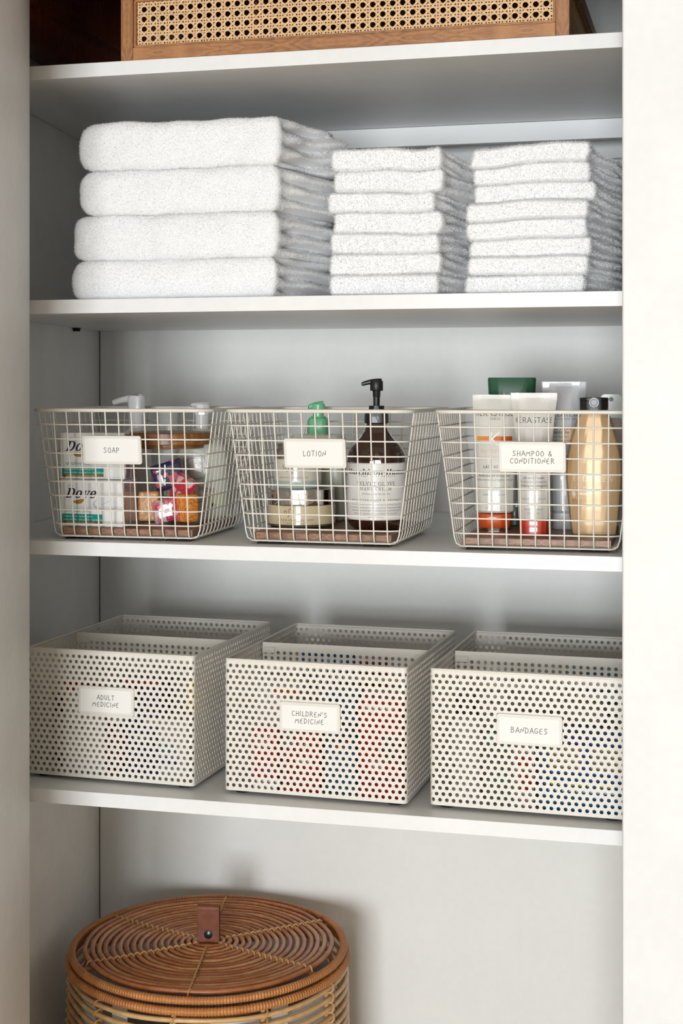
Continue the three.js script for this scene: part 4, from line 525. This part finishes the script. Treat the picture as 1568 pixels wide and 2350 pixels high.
// ------------------------------------------------------------------ packets in the perforated bins
{
  const FY = SH[3] + 0.0032 + 0.0042;
  const local = (k, x, z) => { const b = bins[k], c = Math.cos(b.rotation.y), s = Math.sin(b.rotation.y); return [b.position.x + x * c + z * s, FY, b.position.z - x * s + z * c]; };
  const print = (w, h, base, bands, lines) => canvasTex(256, Math.max(64, Math.round(256 * h / w)), (c, W, H) => { c.fillStyle = base; c.fillRect(0, 0, W, H); for (const [col, x0, y0, x1, y1] of bands) { c.fillStyle = col; c.fillRect(x0 * W, y0 * H, (x1 - x0) * W, (y1 - y0) * H); } for (const [col, y, n] of lines || []) { c.fillStyle = col; for (let i = 0; i < n; i++) c.fillRect(W * (0.12 + 0.8 * i / n), H * y, W * 0.5 / n, H * 0.03); } });
  const carton = (k, label, x, z, w, h, d, base, bands, lines, turn = 0) => {
    const t = thing('medicine_carton', label, 'carton', local(k, x, z), bins[k].rotation.y + turn, ['packets in the ADULT MEDICINE bin', 'packets in the CHILDREN\'S MEDICINE bin', 'packets in the BANDAGES bin'][k]);
    mesh('carton_body', box(w, h, d, 0.0006, 0, h / 2, 0), phy(base, 0.45), t); mesh('printed_front', new THREE.PlaneGeometry(w - 0.001, h - 0.001).translate(0, h / 2, d / 2 + 0.0002), phy('#ffffff', 0.4, { map: print(w, h, base, bands, lines) }), t);
  };
  const bottle = (k, label, x, z, r, h, body, cap, band) => {
    const t = thing('medicine_bottle', label, 'bottle', local(k, x, z), bins[k].rotation.y, ['packets in the ADULT MEDICINE bin', 'packets in the CHILDREN\'S MEDICINE bin', 'packets in the BANDAGES bin'][k]);
    mesh('bottle', lathe([[0, 0], [r * 0.92, 0], [r, 0.002], [r, h * 0.68], [r * 0.9, h * 0.76], [r * 0.6, h * 0.80], [0, h * 0.80]], 28), phy(body, 0.35), t);
    mesh('cap', lathe([[0, h * 0.802], [r * 0.72, h * 0.802], [r * 0.72, h * 0.99], [r * 0.66, h], [0, h]], 28), phy(cap, 0.35), t);
    mesh('wrap_label', new THREE.CylinderGeometry(r + 0.0003, r + 0.0003, h * 0.5, 28, 1, true).translate(0, h * 0.36, 0), phy('#ffffff', 0.4, { map: print(0.05, 0.05, band[0], band[1], band[2]) }), t);
  };
  // adult medicine
  carton(0, 'white medicine carton with a red top band in the ADULT MEDICINE bin', -0.050, 0.115, 0.062, 0.130, 0.040, '#cfc9be', [['#b5352a', 0, 0, 1, 0.13]], [['#8a8a86', 0.5, 8], ['#b98a2e', 0.72, 5]]);
  carton(0, 'navy blue medicine carton in the ADULT MEDICINE bin', 0.034, 0.100, 0.056, 0.134, 0.045, '#2b3566', [['#b5352a', 0.0, 0, 1, 0.08], ['#20274e', 0, 0.3, 0.5, 0.7], ['#d8d6d0', 0.55, 0.4, 0.95, 0.5]], [['#c9cbd6', 0.6, 6]]);
  bottle(0, 'small maroon medicine bottle in the ADULT MEDICINE bin', -0.003, 0.125, 0.0150, 0.088, '#6d2620', '#e0ddd6', ['#7a2a24', [['#5c1f1a', 0, 0.6, 1, 1]], []]);
  carton(0, 'white medicine carton with a teal corner in the ADULT MEDICINE bin', 0.085, 0.110, 0.044, 0.082, 0.040, '#cdcfce', [['#4f9a96', 0, 0.45, 0.6, 0.62], ['#3a4a86', 0, 0.66, 0.7, 0.8]], []);
  bottle(0, 'brown glass medicine bottle in the ADULT MEDICINE bin', -0.100, 0.090, 0.0180, 0.125, '#3a2416', '#dedad2', ['#cfc8b8', [], [['#6b6256', 0.4, 6]]]);
  carton(0, 'yellow medicine carton near the side of the ADULT MEDICINE bin', 0.096, 0.045, 0.030, 0.125, 0.050, '#d6b54a', [], []);
  carton(0, 'pale carton behind the divider of the ADULT MEDICINE bin', -0.020, -0.070, 0.150, 0.110, 0.060, '#bdb5a6', [], []);
  // children's medicine
  carton(1, 'white bottle carton with orange marks in the CHILDREN\'S MEDICINE bin', -0.062, 0.105, 0.062, 0.138, 0.040, '#c6c4c4', [['#d4602c', 0.35, 0.02, 1, 0.10], ['#d4602c', 0.55, 0.14, 0.9, 0.24], ['#2d2c44', 0.6, 0.25, 0.8, 0.30]], []);
  carton(1, 'short red and white carton in the CHILDREN\'S MEDICINE bin', -0.072, 0.138, 0.036, 0.082, 0.022, '#c3313c', [['#d9cdd0', 0.1, 0.2, 0.7, 0.3], ['#b0406a', 0.3, 0.55, 0.9, 0.8], ['#cfcdd0', 0, 0.85, 1, 1]], [['#f0e4e4', 0.1, 5]]);
  carton(1, 'red medicine carton under the label of the CHILDREN\'S MEDICINE bin', -0.020, 0.136, 0.050, 0.082, 0.024, '#b8342f', [['#8a8480', 0, 0, 0.25, 0.3], ['#e0d6d2', 0.3, 0.45, 0.8, 0.52]], [['#ead8d4', 0.2, 6]]);
  carton(1, 'blue medicine carton in the CHILDREN\'S MEDICINE bin', 0.032, 0.118, 0.042, 0.138, 0.040, '#3b6f9e', [['#2b3a5e', 0, 0.28, 1, 0.5], ['#c98a34', 0.3, 0.52, 0.6, 0.58], ['#a63a38', 0.6, 0.45, 0.9, 0.5]], [['#dde6ee', 0.62, 5]]);
  carton(1, 'tall bright red medicine carton in the CHILDREN\'S MEDICINE bin', 0.088, 0.122, 0.056, 0.130, 0.050, '#c22227', [['#e6d4d0', 0.1, 0.05, 0.85, 0.12], ['#6a4a40', 0.55, 0.36, 1, 0.62], ['#d8bcb4', 0.25, 0.62, 0.6, 0.72], ['#8e1c28', 0, 0.78, 1, 0.86]], [['#f4e4e0', 0.28, 6], ['#ecd2d0', 0.88, 7]]);
  carton(1, 'blue carton behind the divider of the CHILDREN\'S MEDICINE bin', -0.040, -0.050, 0.075, 0.158, 0.050, '#2f77b2', [], [['#dfe8ef', 0.05, 4]]);
  carton(1, 'red carton behind the divider of the CHILDREN\'S MEDICINE bin', 0.030, -0.050, 0.034, 0.150, 0.050, '#b8402c', [], []);
  // bandages
  bottle(2, 'white bottle with a dark cap in the BANDAGES bin', -0.086, 0.118, 0.0210, 0.138, '#cfcdcd', '#26232e', ['#cbc9ca', [['#7fa3b8', 0.4, 0.42, 0.62, 0.5], ['#b8545c', 0.4, 0.66, 0.62, 0.72]], [['#4a4656', 0.55, 14], ['#3a3644', 0.8, 14]]]);
  carton(2, 'grey green carton in the BANDAGES bin', -0.040, 0.112, 0.038, 0.092, 0.040, '#5f6a5a', [['#5c9a98', 0, 0, 1, 0.14], ['#3f7a76', 0.2, 0.6, 0.8, 0.7]], [['#2f352c', 0.3, 4]]);
  carton(2, 'white carton with red print in the BANDAGES bin', -0.006, 0.132, 0.028, 0.096, 0.026, '#cdc4c4', [['#b8322e', 0.2, 0.05, 0.75, 0.12], ['#b8322e', 0.15, 0.28, 0.85, 0.45], ['#b8322e', 0.3, 0.5, 0.9, 0.8], ['#d9b8b8', 0.2, 0.84, 0.8, 0.92]], []);
  carton(2, 'wide blue bandage carton in the BANDAGES bin', 0.068, 0.130, 0.110, 0.104, 0.030, '#2f6f9c', [['#31427e', 0, 0, 1, 0.18], ['#b9b294', 0.12, 0.18, 1, 0.52], ['#2b59a0', 0.5, 0.2, 0.62, 0.5], ['#2b6aa4', 0, 0.5, 1, 0.72], ['#1773a4', 0, 0.72, 1, 1]], [['#cfd84a', 0.66, 7], ['#d4e4ee', 0.74, 10]]);
  carton(2, 'pale carton standing at the back of the front half of the BANDAGES bin', 0.020, 0.060, 0.140, 0.120, 0.050, '#a39a8c', [], []);
  carton(2, 'blue and grey carton behind the divider of the BANDAGES bin', 0.060, -0.060, 0.080, 0.150, 0.050, '#6d8fa6', [['#a8a8a0', 0, 0, 0.4, 1]], []);
}

// ------------------------------------------------------------------ rattan hamper on the closet floor
{
  const h = thing('rattan_hamper', 'round rattan laundry hamper with a leather loop on its lid', 'hamper', [-0.7835, 0, -0.3420]);
  const rat = (s, a, b) => phy('#ffffff', 0.4, { map: dataTex(256, 32, (u, v) => { const m = Math.abs(2 * u - 1), k = 0.5 + 0.35 * noise(m * 22, s) + 0.25 * noise(m * 90, v * 4, s); return [0, 1, 2].map(i => a[i] + (b[i] - a[i]) * k); }, 2.2, 60), clearcoat: 0.25, clearcoatRoughness: 0.3 });
  const lidM = [rat(1, [182, 110, 62], [210, 144, 92]), rat(2, [166, 96, 52], [200, 130, 80]), rat(3, [192, 126, 78], [216, 158, 106])], bodyM = [rat(4, [206, 164, 108], [228, 190, 136]), rat(5, [190, 140, 86], [216, 172, 116])], bindM = rat(6, [198, 148, 92], [222, 178, 124]), wrapM = rat(7, [176, 108, 54], [206, 140, 78]);
  const wob = (R, y, r, s, n = 120, seg = 8) => { const p = []; for (let i = 0; i < n; i++) { const a = i / n * Math.PI * 2, c = Math.cos(a), q = Math.sin(a), w = noise(c * 2.2 + s * 7, q * 2.2, s) * 0.0011, k = 1 - 0.012 * Math.pow(Math.abs(Math.cos(3 * (a - 0.35))), 6); p.push(V((R * k + w) * c, y + noise(c * 3, q * 3 + s, s + 2) * 0.0010, (R * k + w) * q)); } return sweep(p, r, seg, true); };
  const wrapped = (R, y, r) => { const cn = g => { g.deleteAttribute('normal'); const w = mergeVertices(g.clone().deleteAttribute('uv'), 1e-6); w.computeVertexNormals(); return boxUV(w); }; const n = 1440, p = []; for (let i = 0; i < n; i++) { const a = i / n * Math.PI * 2; p.push(V(R * Math.cos(a), y + noise(Math.cos(a) * 2, Math.sin(a) * 2, 5) * 0.0012, R * Math.sin(a))); } return cn(sweep(p, r, 8, true, (t, k) => r * (0.88 + 0.24 * Math.sqrt(Math.abs(Math.sin(k * Math.PI / 5)))))); };
  const YL = 0.5420, lid = new THREE.Group(); lid.name = 'lid'; lid.userData.label = 'flat lid of concentric reddish rattan rods'; h.add(lid);
  const nR = 17, r0 = 0.022, dr = 0.01075;
  for (let k = 0; k < nR; k++) mesh('rattan_rod', wob(r0 + k * dr, YL - 0.0035 * Math.sin(k / nR * 3.1), 0.0040, k + 1), lidM[k % 3], lid);
  mesh('lid_hub', lathe([[0, YL - 0.006], [0.018, YL - 0.006], [0.020, YL - 0.002], [0.018, YL + 0.001], [0, YL + 0.002]], 28), lidM[1], lid);
  for (let s = 0; s < 6; s++) {                                  // six radial bindings and the ribs beneath them
    const A = 0.33 + s * Math.PI / 3, ca = Math.cos(A), sa = Math.sin(A), P = (r, t, y) => V(r * ca - t * sa, y, r * sa + t * ca);
    mesh('rib', sweep([P(0.012, 0, YL - 0.0080), P(0.120, 0, YL - 0.0088), P(0.212, 0, YL - 0.0078)], 0.0034, 7), lidM[0], lid);
    const l = []; for (let k = 0; k < nR; k++) { const r = r0 + k * dr, d = k % 2 ? 1 : -1; l.push(sweep([P(r - 0.0056, -0.0022, YL - 0.0045), P(r - 0.0034, -0.0012, YL + 0.0018), P(r, 0, YL + 0.0040), P(r + 0.0034, 0.0012, YL + 0.0018), P(r + 0.0056, 0.0022, YL - 0.0045)], 0.0016, 6)); }
    mesh('binding', merge(l), bindM, lid, 'pale cane binding');
  }
  mesh('lid_border', wrapped(0.2135, YL - 0.0045, 0.0056), wrapM, lid, 'cane wrapped border'); mesh('lid_lip', wrapped(0.194, YL - 0.034, 0.0034), wrapM, lid);
  // leather loop with a snap
  const leather = phy('#ffffff', 0.5, { map: dataTex(128, 128, (u, v) => { const m = t => Math.abs(2 * t - 1), k = 0.5 + 0.3 * noise(m(u) * 6, m(v) * 6, 3) + 0.2 * noise(m(u) * 40, m(v) * 40, 7); return [104 + 30 * k, 52 + 20 * k, 30 + 12 * k]; }, 12, 12) });
  const loop = new THREE.Group(); loop.name = 'leather_loop'; loop.position.set(0.001, YL + 0.001, 0.004); loop.rotation.y = 0.14; loop.userData.label = 'brown leather loop with a black snap'; lid.add(loop);
  { const pr = [], th = 0.0026, hw = 0.0055, H = 0.060; for (let i = 0; i <= 10; i++) { const a = Math.PI * i / 10; pr.push([hw * Math.cos(a) * -1, H - hw + Math.sin(a) * hw]); }
    const out = [[-0.0042, 0], [-hw * 0.7, 0.02], ...pr, [hw * 0.7, 0.02], [0.0042, 0]], s = new THREE.Shape(), inn = out.map(([x, y]) => [x * 0.5, Math.min(y, H) - (y > 0.05 ? th * 0.9 : 0)]);
    s.moveTo(...out[0]); out.slice(1).forEach(q => s.lineTo(...q)); inn.reverse().forEach(q => s.lineTo(...q)); s.closePath();
    mesh('strap', boxUV(new THREE.ExtrudeGeometry(s, { depth: 0.0345, bevelEnabled: true, bevelSize: 0.0003, bevelThickness: 0.0004, bevelSegments: 1 }).translate(0, 0, -0.01725).rotateY(-Math.PI / 2)), leather, loop);
    mesh('snap', at(lathe([[0, 0], [0.0066, 0], [0.0068, 0.0008], [0.0052, 0.0022], [0, 0.0026]], 24), 0, 0.014, 0.0044, 0, Math.PI / 2), blackPlastic, loop, 'black snap button'); }
  // body
  const RB = 0.2175; mesh('top_border', wrapped(RB + 0.001, 0.5235, 0.0058), wrapM, h, 'cane wrapped border');
  for (let k = 0; k < 34; k++) { const y = 0.5085 - k * 0.01505; mesh('rattan_rod', wob(RB - 0.0005 + 0.004 * Math.sin((0.51 - y) * 5), y, 0.0038, 30 + k, 96, 7), bodyM[k % 5 === 3 ? 1 : k < 3 ? 0 : (k % 2)], h); }
  for (let s = 0; s < 10; s++) {
    const A = 0.22 + s * Math.PI / 5, ca = Math.cos(A), sa = Math.sin(A), P = (r, t, y) => V(r * ca - t * sa, y, r * sa + t * ca);
    mesh('stake', sweep([P(RB - 0.0085, 0, 0.006), P(RB - 0.0050, 0, 0.25), P(RB - 0.0085, 0, 0.519)], 0.0040, 7), bodyM[1], h);
    const l = []; for (let k = 0; k < 34; k++) { const y = 0.5085 - k * 0.01505, R = RB + 0.004 * Math.sin((0.51 - y) * 5); l.push(sweep([P(R - 0.007, -0.0045, y + 0.0072), P(R + 0.0022, -0.0030, y + 0.0046), P(R + 0.0044, 0, y), P(R + 0.0022, 0.0030, y - 0.0046), P(R - 0.007, 0.0045, y - 0.0072)], 0.0017, 5)); } mesh('binding', merge(l), bindM, h);
  }
  mesh('hamper_floor', lathe([[0, 0.004], [0.212, 0.004], [0.212, 0.010], [0, 0.010]], 48), bodyM[1], h);
  // white cloth liner with a wavy top edge
  const pos = [], idx = [], n = 120, m = 14; for (let i = 0; i <= n; i++) { const a = i / n * Math.PI * 2, c = Math.cos(a), q = Math.sin(a), top = 0.490 + 0.011 * noise(c * 2.4, q * 2.4, 9) + 0.004 * noise(c * 7, q * 7, 3) + 0.006 * q; for (let j = 0; j <= m; j++) { const t = j / m, y = 0.02 + (top - 0.02) * t, R = 0.2010 + 0.0025 * noise(c * 6, q * 6 + 4, y * 12) - 0.004 * (1 - t); pos.push(R * c, y, R * q); if (i && j) { const A = (i - 1) * (m + 1) + j - 1, B = i * (m + 1) + j - 1; idx.push(A, A + 1, B, B, A + 1, B + 1); } } }
  const lg = new THREE.BufferGeometry(); lg.setAttribute('position', new THREE.Float32BufferAttribute(pos, 3)); lg.setIndex(idx); lg.computeVertexNormals(); boxUV(lg);
  const linen = std(lin(0.80, 0.79, 0.77), 0.9, { side: THREE.DoubleSide }); const liner = mesh('cloth_liner', lg, linen, h, 'white cloth liner');
  for (const A of [1.93, 0.70, 4.2, 5.4]) { const g = box(0.0018, 0.062, 0.030, 0.0006, 0.2035, 0.490, 0); g.rotateY(-A); mesh('hanging_tab', g, linen, liner); }
}

scene.traverse(o => { if (o.isMesh) { o.castShadow = true; o.receiveShadow = true; } if (o.isLight) o.castShadow = !o.isRectAreaLight; });
renderer.render(scene, camera);
